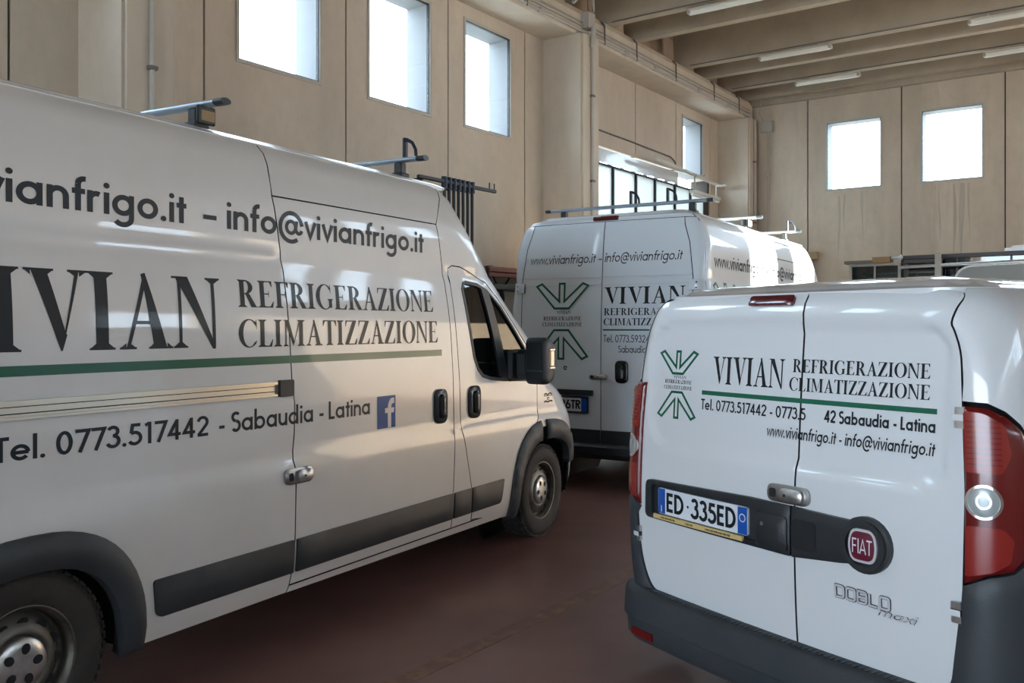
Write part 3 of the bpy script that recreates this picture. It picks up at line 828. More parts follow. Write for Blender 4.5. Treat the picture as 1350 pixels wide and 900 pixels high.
# ------------------------------------------------------------------ wheels (shared meshes)
def make_wheel_meshes():
    R, Wd = .342, .215
    t = MB()
    prof = [(.205, -.09), (.215, -.098), (.25, -.108), (.30, -.106), (.322, -.095), (.335, -.078), (.335, .078), (.322, .095), (.30, .106), (.25, .108), (.215, .098), (.205, .09)]
    t.lathe(prof, 56)
    for k in range(52):   # tread blocks
        a = 2 * PI * k / 52
        for y0, y1, da in ((-.088, -.052, 0), (-.044, -.006, .03), (.006, .044, .06), (.052, .088, .09)):
            M = Matrix.Rotation(-(a + da), 4, 'Y')
            t.box((.333, y0, -.0155), (.3435, y1, .0155), M)
    for k in range(52):   # shoulder lugs
        a = 2 * PI * (k + .5) / 52
        M = Matrix.Rotation(-a, 4, 'Y')
        for s in (-1, 1):
            t.hexa([M @ Vector(p) for p in ((.312, s * .1025, -.011), (.338, s * .082, -.011), (.338, s * .082, .011), (.312, s * .1025, .011), (.306, s * .098, -.011), (.330, s * .074, -.011), (.330, s * .074, .011), (.306, s * .098, .011))])
    r = MB()   # pressed steel rim seen from -y
    r.lathe([(.205, -.092), (.212, -.096), (.212, -.088), (.198, -.080), (.19, -.05), (.188, -.02), (.18, -.03), (.165, -.055), (.13, -.07), (.115, -.078), (.105, -.075), (.10, -.06), (.05, -.055), (.0, -.055)], 56)
    r.lathe([(.205, .09), (.19, .085), (.188, -.02)], 40)
    h = MB()  # flat dark disc in place of the shade inside a rim opening
    for k in range(1):
        M = Matrix.Translation((.149, -.0635, 0)) @ Matrix.Rotation(math.radians(-23), 4, 'Z')
        p = [(.019 * math.cos(2 * PI * i / 14), -.0015, .022 * math.sin(2 * PI * i / 14)) for i in range(14)]
        h.add([M @ Vector(q) for q in p], [tuple(range(14))])
    c = MB()
    c.lathe([(.098, -.055), (.100, -.082), (.094, -.090), (.06, -.094), (.03, -.096), (0, -.096)], 36)
    l = MB()  # flat dark disc that paints the shade of a bolt opening
    for k in range(1):
        M = Matrix.Translation((.058, -.0955, 0))
        p = [(.020 * math.cos(2 * PI * i / 12), 0, .017 * math.sin(2 * PI * i / 12)) for i in range(12)]
        l.add([M @ Vector(q) for q in p], [tuple(range(12))])
    return [('tyre', t, 'rubber'), ('rim', r, 'steel_rim'), ('dark_vent_disc', h, 'dark'), ('hub_cap', c, 'silver'), ('dark_bolt_disc', l, 'dark')]
WHEEL = None
def wheel(x, y, z, sg, parent, scale=1., turn=0., spin=0.):
    """part wheel with sub-parts; sg=-1 is the right side (outer face towards -y)"""
    global WHEEL
    if WHEEL is None:
        WHEEL = []
        for n, mb, m in make_wheel_meshes():
            o = mb.build(n, m); WHEEL.append((n, o.data)); bpy.data.objects.remove(o)
    e = empty('wheel', (x, y, z), 0, parent); e.scale = (scale, scale, scale)
    e.rotation_euler = (0, spin, (0 if sg < 0 else PI) + turn)
    for n, me in WHEEL:
        for k in range({'dark_vent_disc': 12, 'dark_bolt_disc': 5}.get(n, 1)):
            o = bpy.data.objects.new(n, me); COL.objects.link(o); o.parent = e
            if n == 'dark_vent_disc': o.rotation_euler = (0, 2 * PI * k / 12, 0)
            if n == 'dark_bolt_disc': o.rotation_euler = (0, 2 * PI * k / 5 + .3, 0)
    return e

def recessed_handle(P, cu, cv, a, b, parent, flip=False, horizontal=False):
    """black oval bezel with a grip bar standing in it"""
    o = panel('door_handle', P, rrect(cu - a, cu + a, cv - b, cv + b, min(a, b) * .8), 'black_gloss', parent, res=.03, th=.02, off=.012, gap=0, flip=flip, dome=(.008, .02))
    panel('grip', P, rrect(cu - a * .42, cu + a * .42, cv - b * .72, cv + b * .72, a * .4), 'black_gloss', o, res=.02, th=.02, off=.034, gap=0, flip=flip, dome=(.008, .012))
    panel('recess', P, rrect(cu + a * .48, cu + a * .78, cv - b * .6, cv + b * .6, a * .14), 'dark', o, res=.02, th=.001, off=.0215, gap=0, flip=flip)
    return o
def hasp_lock(P, cu, cv, a, b, parent):
    o = panel('hasp_lock', P, rrect(cu - a, cu + a, cv - b, cv + b, b * .95, 7), 'satin', parent, res=.02, th=.02, off=.012, gap=0, dome=(.006, .012))
    panel('lock_body', P, rrect(cu - a * .25, cu + a * .82, cv - b * .72, cv + b * .72, b * .7, 7), 'silver', o, res=.02, th=.02, off=.032, gap=0, dome=(.008, .015))
    panel('slot', P, rrect(cu - a * .82, cu - a * .5, cv - b * .5, cv + b * .5, b * .3), 'dark', o, res=.02, th=.001, off=.0205, gap=0)
    poly_decal('keyhole', P, disc(cu + a * .1, cv, .006), 'dark', o, .043)
    return o

# ------------------------------------------------------------------ tall panel van
def make_panel_van(loc, heading, label, first, group):
    root = empty('panel_van', (loc[0], loc[1], 0), math.atan2(heading[1], heading[0]))
    tag(root, label, 'van', group)
    paint = 'paint' if first else 'paint_white'
    XR = -5.05; FA = 0.0; RAx = -4.035
    B = Body(1.02,
        [(.2, .06), (.27, .034), (.36, .014), (.5, .004), (.8, 0), (.875, .003), (.905, .011), (.945, .019), (1.2, .020), (1.5, .022), (1.65, .029), (1.80, .044), (1.862, .051), (1.875, .060), (1.90, .061), (1.93, .056), (2.0, .0562), (2.1, .0566), (2.19, .064), (2.3, .095), (2.38, .125), (2.43, .165), (2.46, .20)],
        [(.2, XR), (1.2, XR), (1.6, XR + .012), (1.9, XR + .03), (2.2, XR + .058), (2.4, XR + .09), (2.46, XR + .115)],
        [(.2, .84), (.4, .94), (.6, .948), (.85, .91), (.95, .86), (1.02, .79), (1.08, .68), (1.14, .53), (1.2, .40), (1.26, .31), (1.43, .13), (1.73, -.25), (1.975, -.50), (2.17, -.69), (2.30, -.78), (2.46, -.86)],
        .10, lambda z: (.60, .60) if z < 1.0 else ((.60 - .25 * min(1, (z - 1.0) / .35)), (.60 - .25 * min(1, (z - 1.0) / .35))),
        .03, .06, 2.46, [(0, 2.46), (.05, 2.488), (.12, 2.508), (.25, 2.522), (.5, 2.532), (.9, 2.536)])
    # ---- dark core added to blacken panel gaps and stop light leaks, inner structure
    rings = []
    for z in (.87, 1.2, 1.6, 1.9, 2.2, 2.38):
        hw = B.hw(z) - .03; x0 = B.rear(z) + .06; rings.append([Vector(p) for p in ((x0, -hw + .05, z), (x0 + .05, -hw, z), (-1.36, -hw, z), (-1.36, hw, z), (x0 + .05, hw, z), (x0, hw - .05, z))])
    loft('dark_core', rings, 'dark', root, smooth=False)
    u = MB(); u.box((XR + .12, -.70, .30), (.55, .70, .86)); u.box((-3.55, -.98, .33), (-.55, .98, .45)); u.box((-3.5, -.9, .45), (-.6, .9, .86)); u.box((-1.36, -.93, .80), (.1, .93, .88)); u.box((XR + .08, -.9, .40), (XR + .5, .9, .86)); u.build('chassis', 'dark', root)
    cab = MB(); cab.bbox((-.25, -.86, .86), (.30, .86, 1.16), .05); cab.bbox((-.34, .25, 1.02), (-.2, .75, 1.24), .04); cab.build('dashboard', 'black_plastic', root)
    for y in (-.48, .50):
        s_ = MB(); s_.bbox((-1.02, y - .25, .86), (-.5, y + .25, 1.06), .05); s_.build('seat', 'seat_cloth', root)
        s2 = MB(); M = Matrix.Translation((-1.0, y, 1.02)) @ Matrix.Rotation(math.radians(-12), 4, 'Y'); s2.bbox((-.07, -.24, 0), (.07, .24, .62), .05, M); s2.bbox((-.05, -.13, .66), (.05, .13, .86), .04, M); s2.build('backrest', 'seat_light' if y < 0 else 'seat_cloth', root)
    st = MB(); c0 = Vector((-.50, .50, 1.20)); ax = Vector((-.5, 0, .86)).normalized(); e1 = Vector((0, 1, 0)); e2 = ax.cross(e1)
    st.tube([c0 + (e1 * math.cos(t) + e2 * math.sin(t)) * .20 for t in [2 * PI * k / 24 for k in range(25)]], .016, 8, False)
    st.tube([c0 - e1 * .19, c0 + e1 * .19], .02, 6); st.tube([c0, c0 - ax * .25], .03, 8); st.build('steering_wheel', 'black_plastic', root)
    # ---- arches
    def arch(cx, ax_, top, zb, n=18, e=2.5):
        pts = []
        for k in range(n + 1):
            t = PI - PI * k / n; c, s2 = math.cos(t), math.sin(t)
            pts.append((cx + ax_ * math.copysign(abs(c) ** (2 / e), c), zb + (top - zb) * s2 ** (2 / e)))
        return pts
    for sg in (-1, 1):
        fl = sg > 0
        Ps = (lambda x, z, sg=sg: B.side(x, z, sg))
        zb = .262
        xr = lambda z: B.xcut_r(z); xf = lambda z: B.xcut_f(z)
        zs = [.42, .7, 1.0, 1.3, 1.6, 1.9, 2.1, 2.25, 2.35, 2.46]
        ra = arch(RAx, .46, .765, zb)
        # rear quarter (behind the sliding door)
        q = [(xr(z), z) for z in reversed(zs)] + [(xr(.42), .42), (-4.7, .40), (-4.62, zb)] + [(p[0], p[1]) for p in ra] + [(-3.52, zb), (-2.70, zb), (-2.69, .30), (-2.672, .53), (-2.668, .86), (-2.677, .91), (-2.660, 1.04), (-2.658, 1.19), (-2.676, 1.30), (-2.693, 1.56), (-2.712, 1.885), (-2.735, 2.02), (-2.768, 2.19), (-2.74, 2.46)]
        quarter = panel('rear_quarter_panel', Ps, q, paint, root, flip=fl)
        # sliding door
        door = [(-2.69, .30), (-2.672, .53), (-2.668, .86), (-2.677, .91), (-2.660, 1.04), (-2.658, 1.19), (-2.676, 1.30), (-2.693, 1.56), (-2.712, 1.885), (-2.735, 2.02), (-2.768, 2.19), (-1.362, 2.19), (-1.336, 2.078), (-1.297, 1.884), (-1.262, 1.56), (-1.235, 1.25), (-1.226, .95), (-1.24, .9), (-1.258, .535), (-1.255, .30)]
        slide = panel('sliding_door', Ps, door, paint, root, flip=fl)
        # sill below the doors
        panel('sill', Ps, [(-2.70, .262), (-.60, .245), (-.60, .297), (-1.255, .297), (-2.69, .297)], paint, root, flip=fl, gap=.002)
        # upper side panel over the sliding door
        panel('roof_side_panel', Ps, [(-2.768, 2.19), (-1.362, 2.19), (-1.18, 2.46), (-2.74, 2.46)], paint, root, flip=fl)
        # cab door outline
        cd = [(-1.02, .312), (-1.041, .516), (-1.148, .903), (-1.16, 1.225), (-1.20, 1.56), (-1.239, 1.925), (-1.20, 1.945), (-1.10, 1.942), (-.952, 1.905), (-.80, 1.855), (-.66, 1.76), (-.52, 1.64), (-.36, 1.50), (-.26, 1.42), (-.16, 1.30), (-.107, 1.128), (-.107, .90), (-.16, .842)]
        fa = arch(FA, .455, .82, .23)
        cda = [p for p in fa if p[0] < -.17][::-1]
        cd += cda + [(-.62, .245), (-.62, .262)]
        wo = [(-1.105, 1.80), (-1.088, 1.845), (-1.05, 1.858), (-.907, 1.847), (-.79, 1.81), (-.62, 1.70), (-.46, 1.56), (-.30, 1.42), (-.225, 1.32), (-.205, 1.165), (-.60, 1.185), (-.776, 1.201), (-.88, 1.225), (-.945, 1.275), (-.992, 1.355), (-1.02, 1.45), (-1.053, 1.572)]
        cdoor = panel('cab_door', Ps, cd, paint, root, holes=[wo], flip=fl, bres=.04)
        panel('window_frame', Ps, wo, 'black_plastic', cdoor, holes=[
            inset([(-1.105, 1.80), (-1.088, 1.845), (-1.05, 1.858), (-.907, 1.847), (-.845, 1.829), (-.60, 1.187), (-.776, 1.201), (-.88, 1.225), (-.945, 1.275), (-.992, 1.355), (-1.02, 1.45), (-1.053, 1.572)], .022),
            inset([(-.79, 1.81), (-.62, 1.70), (-.46, 1.56), (-.30, 1.42), (-.26, 1.37), (-.40, 1.19), (-.54, 1.186)], .016)], res=.04, th=.03, off=.004, gap=.001, flip=fl)
        panel('window_pane', Ps, inset(wo, .01), 'car_glass', cdoor, res=.05, th=.002, off=-.012, gap=0, flip=fl)
        recessed_handle(Ps, -.99, 1.072, .072, .105, cdoor, fl)
        # cab upper corner and B pillar
        cu = [(-1.255, .30), (-1.258, .535), (-1.24, .9), (-1.226, .95), (-1.235, 1.25), (-1.262, 1.56), (-1.297, 1.884), (-1.336, 2.078), (-1.362, 2.19), (-1.18, 2.46)] + [(xf(z), z) for z in (2.46, 2.35, 2.25, 2.1, 1.9, 1.7, 1.5, 1.35, 1.27)] + \
             [(-.16, 1.30), (-.26, 1.42), (-.36, 1.50), (-.52, 1.64), (-.66, 1.76), (-.80, 1.855), (-.952, 1.905), (-1.10, 1.942), (-1.20, 1.945), (-1.239, 1.925), (-1.20, 1.56), (-1.16, 1.225), (-1.148, .903), (-1.041, .516), (-1.02, .30)]
        panel('cab_pillar', Ps, cu, paint, root, flip=fl)
        # front fender
        ff = [(-.107, .90), (-.107, 1.128), (-.16, 1.30), (xf(1.27), 1.27), (xf(1.2), 1.2), (xf(1.12), 1.12), (xf(1.05), 1.05), (xf(.95), .95), (xf(.8), .8), (xf(.62), .62)] + [p for p in fa if p[0] > .1 and p[1] > .62][::-1] + [p for p in fa if -.17 < p[0] <= .1][::-1] + [(-.16, .842)]
        fend = panel('front_fender', Ps, ff, paint, root, flip=fl)
        # front bumper corner
        bc = [p for p in fa if p[0] > .1 and p[1] < .62] + [(xf(.25), .25), (xf(.45), .45), (xf(.61), .61)]
        if len(bc) > 3: panel('bumper_corner', Ps, bc, paint, root, flip=fl, gap=.002)
        # dark arch flares
        def band(c_, oa, ot, ia, it_, z0, x0, x1):
            o_ = [p for p in arch(c_, oa, ot, z0, 28) if x0 <= p[0] <= x1]; i_ = [p for p in arch(c_, ia, it_, z0, 28) if x0 <= p[0] <= x1]
            return o_ + i_[::-1]
        panel('wheel_arch_trim', Ps, band(RAx, .505, .81, .395, .675, .25, -9, 9), 'grey_plastic', root, res=.04, th=.05, off=.012, gap=0, flip=fl, dome=(.022, .05))
        panel('wheel_arch_trim', Ps, band(FA, .525, .872, .40, .725, .215, -9, -.02), 'grey_plastic', root, res=.04, th=.05, off=.012, gap=0, flip=fl, dome=(.022, .05))
        panel('wheel_arch_trim', Ps, [p for p in band(FA, .50, .872, .40, .725, .50, -.005, 9)], 'grey_plastic', root, res=.04, th=.05, off=.012, gap=0, flip=fl, dome=(.022, .05))
        # wheel wells
        for cx in (RAx, FA):
            wv = MB(); M = Matrix.Translation((cx, 0, .34)); wv.lathe([(.43, sg * .97), (.43, sg * .66)], 18, M, True, -.15, PI + .15); wv.add([M @ Vector((.46 * math.cos(t), sg * .66, .46 * math.sin(t))) for t in [2 * PI * k / 20 for k in range(20)]], [tuple(range(20))]); wv.build('wheel_well', 'dark', root)
        # rub strips
        for a, b_, tgt, rl in ((-3.485, -2.682, quarter, 1), (-2.662, -1.262, slide, 0), (-1.248, -1.05, root, 0), (-1.036, -.66, cdoor, 2)):
            z0, z1 = .362, .522
            pl = fillet([(a, z0), (b_, z0), (b_ + (.03 if rl == 2 else 0), z1), (a - (.02 if rl == 1 else 0), z1)], [.04 if rl == 1 else .004, .03 if rl == 2 else .004, .01, .02 if rl == 1 else .004])
            panel('rub_strip', Ps, pl, 'grey_plastic', tgt, res=.06, th=.03, off=.010, gap=0, flip=fl, dome=(.012, .03))
        # sliding door rail in the rear quarter
        if sg < 0:
            rl = panel('door_rail', Ps, rrect(-4.98, -2.76, 1.228, 1.296, .004), 'rail_metal', quarter, res=.08, th=.02, off=.004, gap=0)
            for z0, z1, off, m in ((1.283, 1.296, .018, 'rail_metal'), (1.228, 1.238, .018, 'rail_metal'), (1.247, 1.251, .006, 'dark'), (1.272, 1.275, .006, 'dark')):
                panel('rail_lip', Ps, [(-4.98, z0), (-2.79, z0), (-2.79, z1), (-4.98, z1)], m, rl, res=.1, th=.02, off=off, gap=0)
            panel('rail_end_cap', Ps, rrect(-2.775, -2.682, 1.222, 1.302, .008), 'black_plastic', quarter, res=.04, th=.03, off=.022, gap=0)
        recessed_handle(Ps, -1.383, 1.073, .068, .105, slide, fl)
        # wheels
        wheel(RAx, sg * .885, .340, sg, root, 1., 0, .4 * sg); wheel(FA + .01, sg * .885, .340, sg, root, 1., 0, .2)
        # mirror: arm, tall housing, lower blind-spot glass, indicator
        mr = MB(); yo = sg * 1.0
        def mring(x, ya, yb, z0, z1, r): 
            return [Vector((x, sg * p[0], p[1])) for p in rrect(ya, yb, z0, z1, r, 4)]
        rings = [mring(-.53, 1.135, 1.27, 1.19, 1.46, .03), mring(-.51, 1.125, 1.285, 1.165, 1.485, .04), mring(-.45, 1.125, 1.29, 1.16, 1.485, .05), mring(-.38, 1.14, 1.28, 1.175, 1.465, .06), mring(-.32, 1.165, 1.25, 1.21, 1.42, .05)]
        mo = loft('wing_mirror', rings, 'black_plastic', root)
        am = MB(); am.bbox((-.55, sg * .985, 1.18), (-.30, sg * 1.03, 1.40), .02); am.bbox((-.50, sg * 1.02, 1.20), (-.38, sg * 1.14, 1.40), .03); am.build('mirror_arm', 'black_plastic', mo)
        g1 = MB(); g1.bbox((-.536, sg * 1.14, 1.265), (-.528, sg * 1.265, 1.455), .006); g1.build('mirror_glass', 'mirror_dark', mo)
        g2 = MB(); g2.bbox((-.534, sg * 1.135, 1.19), (-.526, sg * 1.27, 1.25), .006); g2.build('blind_spot_glass', 'mirror_dark', mo)
        g3 = MB(); g3.bbox((-.47, sg * 1.275, 1.285), (-.41, sg * 1.297, 1.40), .008); g3.build('indicator', 'amber', mo)
        for za in (1.27, 1.395):
            g4 = MB(); g4.bbox((-.48, sg * 1.272, za), (-.40, sg * 1.2985, za + .015), .004); g4.build('indicator_trim', 'silver', mo)
        # headlamp on the front corner
        panel('headlamp', B.frontc, [(sg * .52, .82), (sg * .80, .86), (sg * .88, 1.0), (sg * .80, 1.04), (sg * .66, .98)] if sg > 0 else [(-.52, .82), (-.66, .98), (-.80, 1.04), (-.88, 1.0), (-.80, .86)], 'clear_lens', root, res=.05, off=.008, gap=0)
    Ps = lambda x, z: B.side(x, z, -1)
    Pr = B.rearc
    # ---- front end
    ysf = lambda z: B.ycut_f(z)
    zf = [1.03, 1.08, 1.13, 1.18, 1.23, 1.27]
    panel('bonnet', B.frontc, [(-ysf(z), z) for z in reversed(zf)] + [(-ysf(.98), .98), (ysf(.98), .98)] + [(ysf(z), z) for z in zf], paint, root)
    zw = [1.28, 1.45, 1.65, 1.85, 2.02, 2.12]
    panel('windscreen', B.frontc, [(-ysf(z) + .03, z) for z in reversed(zw)] + [(ysf(z) - .03, z) for z in zw], 'car_glass', root, th=.004, off=-.004, gap=.002)
    for sg in (-1, 1):
        pl = [(sg * (ysf(z)), z) for z in zw + [2.14]] + [(sg * (ysf(z) - .03), z) for z in reversed(zw + [2.14])]
        panel('windscreen_pillar', B.frontc, pl, paint, root, gap=.001)
    zh = [2.14, 2.22, 2.30, 2.38, 2.46]
    panel('roof_front', B.frontc, [(-ysf(z), z) for z in reversed(zh)] + [(ysf(z), z) for z in zh], paint, root, gap=.002)
    zb_ = [.25, .4, .55, .7]
    panel('front_bumper', B.frontc, [(-ysf(z), z) for z in reversed(zb_)] + [(ysf(z), z) for z in zb_], 'grey_plastic', root, off=.02, th=.06)
    panel('grille', B.frontc, [(-.5, .72), (.5, .72), (.55, .96), (-.55, .96)], 'black_plastic', root)
    for sg in (-1, 1): panel('front_panel', B.frontc, [(sg * .53, .72), (sg * ysf(.72), .72), (sg * ysf(.97), .97), (sg * .58, .97)], paint, root, gap=.002)
    # ---- roof
    hwt = B.hw(2.46); x0 = B.rear(2.46) + .0; x1 = B.front(2.46)
    def roof_edge():
        pts = []
        for k in range(9): 
            t = -PI + PI / 2 * k / 8; pts.append((x0 + .22 + .22 * math.cos(t), -hwt + .22 + .22 * math.sin(t)))
        for k in range(9):
            t = -PI / 2 + PI / 2 * k / 8; pts.append((x1 - .3 + .3 * math.cos(t), -hwt + .3 + .3 * math.sin(t)))
        return pts + [(a, -b) for a, b in reversed(pts)]
    B2 = lambda x, y: B.roofz(x, y)
    panel('roof_panel', B2, roof_edge(), paint, root, res=.07, th=.02, gap=-.006, seam=False)
    # rear header, pillars, doors
    yc = B.ycut_r
    panel('rear_header', Pr, [(-yc(2.425), 2.425), (yc(2.425), 2.425), (yc(2.46), 2.46), (-yc(2.46), 2.46)], paint, root, gap=.001)
    hd = panel('brake_lamp', Pr, rrect(-.125, .125, 2.432, 2.475, .012), 'dark_red_lens', root, res=.03, th=.03, off=.012, gap=0)
    edge = lambda z: .845 - max(0, z - 1.9) * .13 - (.03 if z > 2.35 else 0)
    for sg in (-1, 1):
        ez = [.42, .8, 1.2, 1.6, 1.9, 2.2, 2.36, 2.425]
        dp = [(0, .42)] + [(sg * edge(z), z) for z in ez] + [(0, 2.425)]
        rd = panel('rear_door', Pr, dp, paint, root, res=.06)
        # pressed window panel, beading and hinges
        for zc in (1.925, 1.855):
            panel('beading', Pr, [(sg * .012, zc - .007), (sg * (edge(zc) - .01), zc - .007), (sg * (edge(zc) - .01), zc + .007), (sg * .012, zc + .007)], paint, rd, res=.06, th=.008, off=.005, gap=0)
        for zc in (.8, 1.83):
            h_ = panel('hinge', Pr, rrect(sg * .86 - .05, sg * .86 + .05, zc - .045, zc + .045, .012), paint, rd, res=.03, th=.02, off=.02, gap=0, dome=(.006, .01))
            poly_decal('hinge_pin', Pr, disc(sg * .88, zc + .02, .006) + disc(sg * .88, zc - .025, .006), 'dark', h_, .028)
        panel('rub_strip', Pr, [(sg * .006, .425), (sg * (edge(.5) - .006), .425), (sg * (edge(.5) - .006), .545), (sg * .006, .545)], 'grey_plastic', rd, res=.08, th=.02, off=.012, gap=0)
        pil = [(sg * edge(z), z) for z in ez] + [(sg * (yc(z) + .012), z) for z in reversed(ez)]
        panel('rear_pillar', Pr, pil, paint, root, res=.05)
        tl = panel('tail_lamp', (lambda u_, z, sg=sg: B.ringc(u_, z, sg)), fillet([(-.05, .75), (.14, .75), (.15, 1.3), (-.02, 1.36)], .02), 'red_lens', root, res=.03, th=.02, off=.012, gap=0, flip=sg > 0)
        panel('reversing_lens', (lambda u_, z, sg=sg: B.ringc(u_, z, sg)), rrect(-.03, .12, .93, 1.03, .02), 'clear_lens', tl, res=.03, th=.01, off=.016, gap=0, flip=sg > 0)
    bm = MB()
    pts = [(.30, -.02), (.30, .10), (.345, .12), (.405, .12), (.425, .10), (.425, 0)]
    rr_ = []
    for k in range(-16, 17):
        if abs(k) <= 12: r_ = k / 12 * .80; nx, ny = -1., 0.; p = B.rearc(r_, .5)
        else:
            s_ = 1 if k > 0 else -1; t = (abs(k) - 12) / 4 * PI / 2; nx, ny = -math.cos(t), -s_ * math.sin(t); p = Vector((XR + .18 - .12 * math.cos(t) - .03, -s_ * (.86 + .12 * math.sin(t)), 0))
        rr_.append([Vector((p.x + nx * o_, p.y + ny * o_, z)) for z, o_ in pts])
    nn = len(pts); bm.add([q for r in rr_ for q in r], [(i * nn + j, (i + 1) * nn + j, (i + 1) * nn + j + 1, i * nn + j + 1) for i in range(len(rr_) - 1) for j in range(nn - 1)])
    bm.build('rear_bumper', 'black_plastic', root)
    rdl = [o for o in root.children if o.name.startswith('rear_door')]
    recessed_handle(Pr, .205, 1.072, .062, .10, rdl[-1])
    hasp_lock(Pr, -.02, 1.022, .09, .024, rdl[0])
    panel('plate_lamp_bar', Pr, rrect(-.50, -.075, .85, .90, .01), 'black_plastic', rdl[0], res=.05, th=.03, off=.03, gap=0)
    poly_decal('lock', Pr, strip(arc(-.36, 1.095, .014, .014, 0, 330), .005), 'film_black', rdl[0])
    # ---- roof bars with feet and load stops
    for bx in (-4.5, -2.965, -1.33):
        rb = MB(); rings = []
        for y in (-.86, -.80, .80, .86):
            rings.append([Vector((bx + p[0], y, 2.615 + p[1])) for p in [(.032 * math.cos(t), .017 * math.sin(t)) for t in [2 * PI * k / 12 for k in range(12)]]])
        bo = loft('roof_bar', rings[1:3], 'alu', root)
        for s_ in (0, 2): loft('end_cap', rings[s_:s_ + 2], 'bar_end', bo)
        for sg in (-1, 1):
            ft = MB(); zr = B.roofz(bx, sg * .66).z
            ft.bbox((bx - .03, sg * .66 - .03, zr - .01), (bx + .03, sg * .66 + .03, 2.60), .008); ft.bbox((bx - .045, sg * .66 - .045, zr - .01), (bx + .045, sg * .66 + .045, zr + .02), .008); fo = ft.build('bar_foot', 'black_plastic', bo)
            if sg < 0 and -3.2 < bx < -2.5:
                fc = MB(); fc.bbox((bx - .055, -.735, 2.52), (bx + .055, -.715, 2.605), .006); fc.build('foot_cover', 'black_plastic', bo)
                fc = MB(); fc.bbox((bx - .035, -.7375, 2.535), (bx + .045, -.734, 2.585), .0015); fc.build('foot_label', 'cardboard', bo)
        if bx > -1.5 or bx < -4:
            for y in ((-.70,) if bx > -1.5 else (-.05, -.42)):
                ls = MB(); ls.bbox((bx - .018, y - .012, 2.625), (bx + .018, y + .012, 2.755), .006)
                ls.tube([(bx, y - .01, 2.745), (bx, y - .055, 2.72), (bx, y - .08, 2.675), (bx, y - .085, 2.628)], .011, 8); ls.build('load_stop', 'navy_plastic', bo)
    if first:
        letters(Ps, 'www.vivianfrigo.it', SANSM, -4.72, -3.282, 2.003, .128, 'film_navy', root)
        letters(Ps, '-', SANSM, -3.21, -3.10, 2.003, .128, 'film_navy', root)
        letters(Ps, 'info@vivianfrigo.it', SANSM, -3.062, -1.50, 2.003, .128, 'film_navy', root)
        letters(Ps, 'VIVIAN', SERIF, -4.42, -3.115, 1.468, .305, 'film_black', root)
        letters(Ps, 'REFRIGERAZIONE', SERIF, -3.018, -1.435, 1.649, .126, 'film_black', root)
        letters(Ps, 'CLIMATIZZAZIONE', SERIF, -3.02, -1.398, 1.464, .128, 'film_black', root)
        poly_decal('green_stripe', Ps, [[(-4.5, 1.381), (-1.362, 1.381), (-1.362, 1.419), (-4.5, 1.419)]], 'film_green', root)
        letters(Ps, 'Tel. 0773.517442', SANS, -4.16, -3.19, 1.082, .088, 'film_navy', root)
        letters(Ps, '- Sabaudia - Latina', SANS, -3.145, -2.06, 1.082, .092, 'film_navy', root)
        sq = poly_decal('social_badge', Ps, [[(-2.005, .991), (-1.838, .991), (-1.838, 1.172), (-2.005, 1.172)]], 'film_blue', root)
        fpts = strip([(-1.895, .993), (-1.895, 1.09)] + arc(-1.866, 1.10, .029, .042, 180, 100, 6) + [(-1.851, 1.143)], .0155) + [[(-1.935, 1.075), (-1.855, 1.075), (-1.850, 1.103), (-1.935, 1.103)]]
        poly_decal('badge_letter', Ps, fpts, 'film_white', sq, .0024)
        hasp_lock(Ps, -2.655, .832, .098, .038, slide_of(root))
        # small script on the fender
        sc_ = strip([(.0, 1.052), (.03, 1.06), (.06, 1.05), (.10, 1.062), (.13, 1.05)], .006) + strip([(.0, 1.043), (.14, 1.043)], .003) + strip(arc(.07, 1.022, .018, .008, 0, 300), .004) + strip([(.0, .998), (.03, 1.004), (.06, .996), (.10, 1.003), (.14, .998)], .007)
        poly_decal('model_script', Ps, sc_, 'film_black', root)
    else:
        letters(Pr, 'www.vivianfrigo.it', SANSL, -.765, -.075, 2.052, .086, 'film_black', root, .18)
        letters(Pr, '-', SANSL, -.055, -.01, 2.052, .086, 'film_black', root, .18)
        letters(Pr, 'info@vivianfrigo.it', SANSL, .015, .745, 2.052, .086, 'film_black', root, .18)
        arrows_logo(Pr, -.675, -.135, 1.868, 1.64, 1.44, 1.178, root, .0095, off=.0065)
        letters(Pr, 'VIVIAN', SERIF, -.46, -.31, 1.59, .028, 'film_black', root)
        letters(Pr, 'REFRIGERAZIONE', SERIF, -.60, -.20, 1.53, .036, 'film_black', root)
        letters(Pr, 'CLIMATIZZAZIONE', SERIF, -.61, -.19, 1.475, .036, 'film_black', root)
        letters(Pr, 'VIVIAN', SERIF, .025, .785, 1.675, .15, 'film_black', root)
        letters(Pr, 'REFRIGERAZIONE', SERIF, .025, .80, 1.575, .062, 'film_black', root)
        letters(Pr, 'CLIMATIZZAZIONE', SERIF, .025, .80, 1.485, .062, 'film_black', root)
        poly_decal('green_stripe', Pr, [[(.02, 1.437), (.80, 1.437), (.80, 1.45), (.02, 1.45)]], 'film_green', root)
        letters(Pr, 'Tel. 0773.593247', SANSL, .025, .50, 1.333, .066, 'film_black', root)
        letters(Pr, 'Sabaudia', SANSL, .17, .44, 1.243, .062, 'film_black', root)
        letters(Ps, 'www.vivianfrigo.it', SANSB, -4.80, -3.30, 1.99, .12, 'film_black', root)
        letters(Ps, '-', SANSB, -3.2, -3.10, 1.99, .12, 'film_black', root)
        letters(Ps, 'info@vivianfrigo.it', SANSB, -3.00, -1.50, 1.99, .12, 'film_black', root)
        arrows_logo(Ps, -4.85, -4.22, 1.85, 1.60, 1.40, 1.15, root, .012)
        pl = panel('number_plate', Pr, rrect(-.57, -.13, .702, .828, .012), 'plate_white', rdl[0], res=.08, th=.02, off=.014, gap=0)
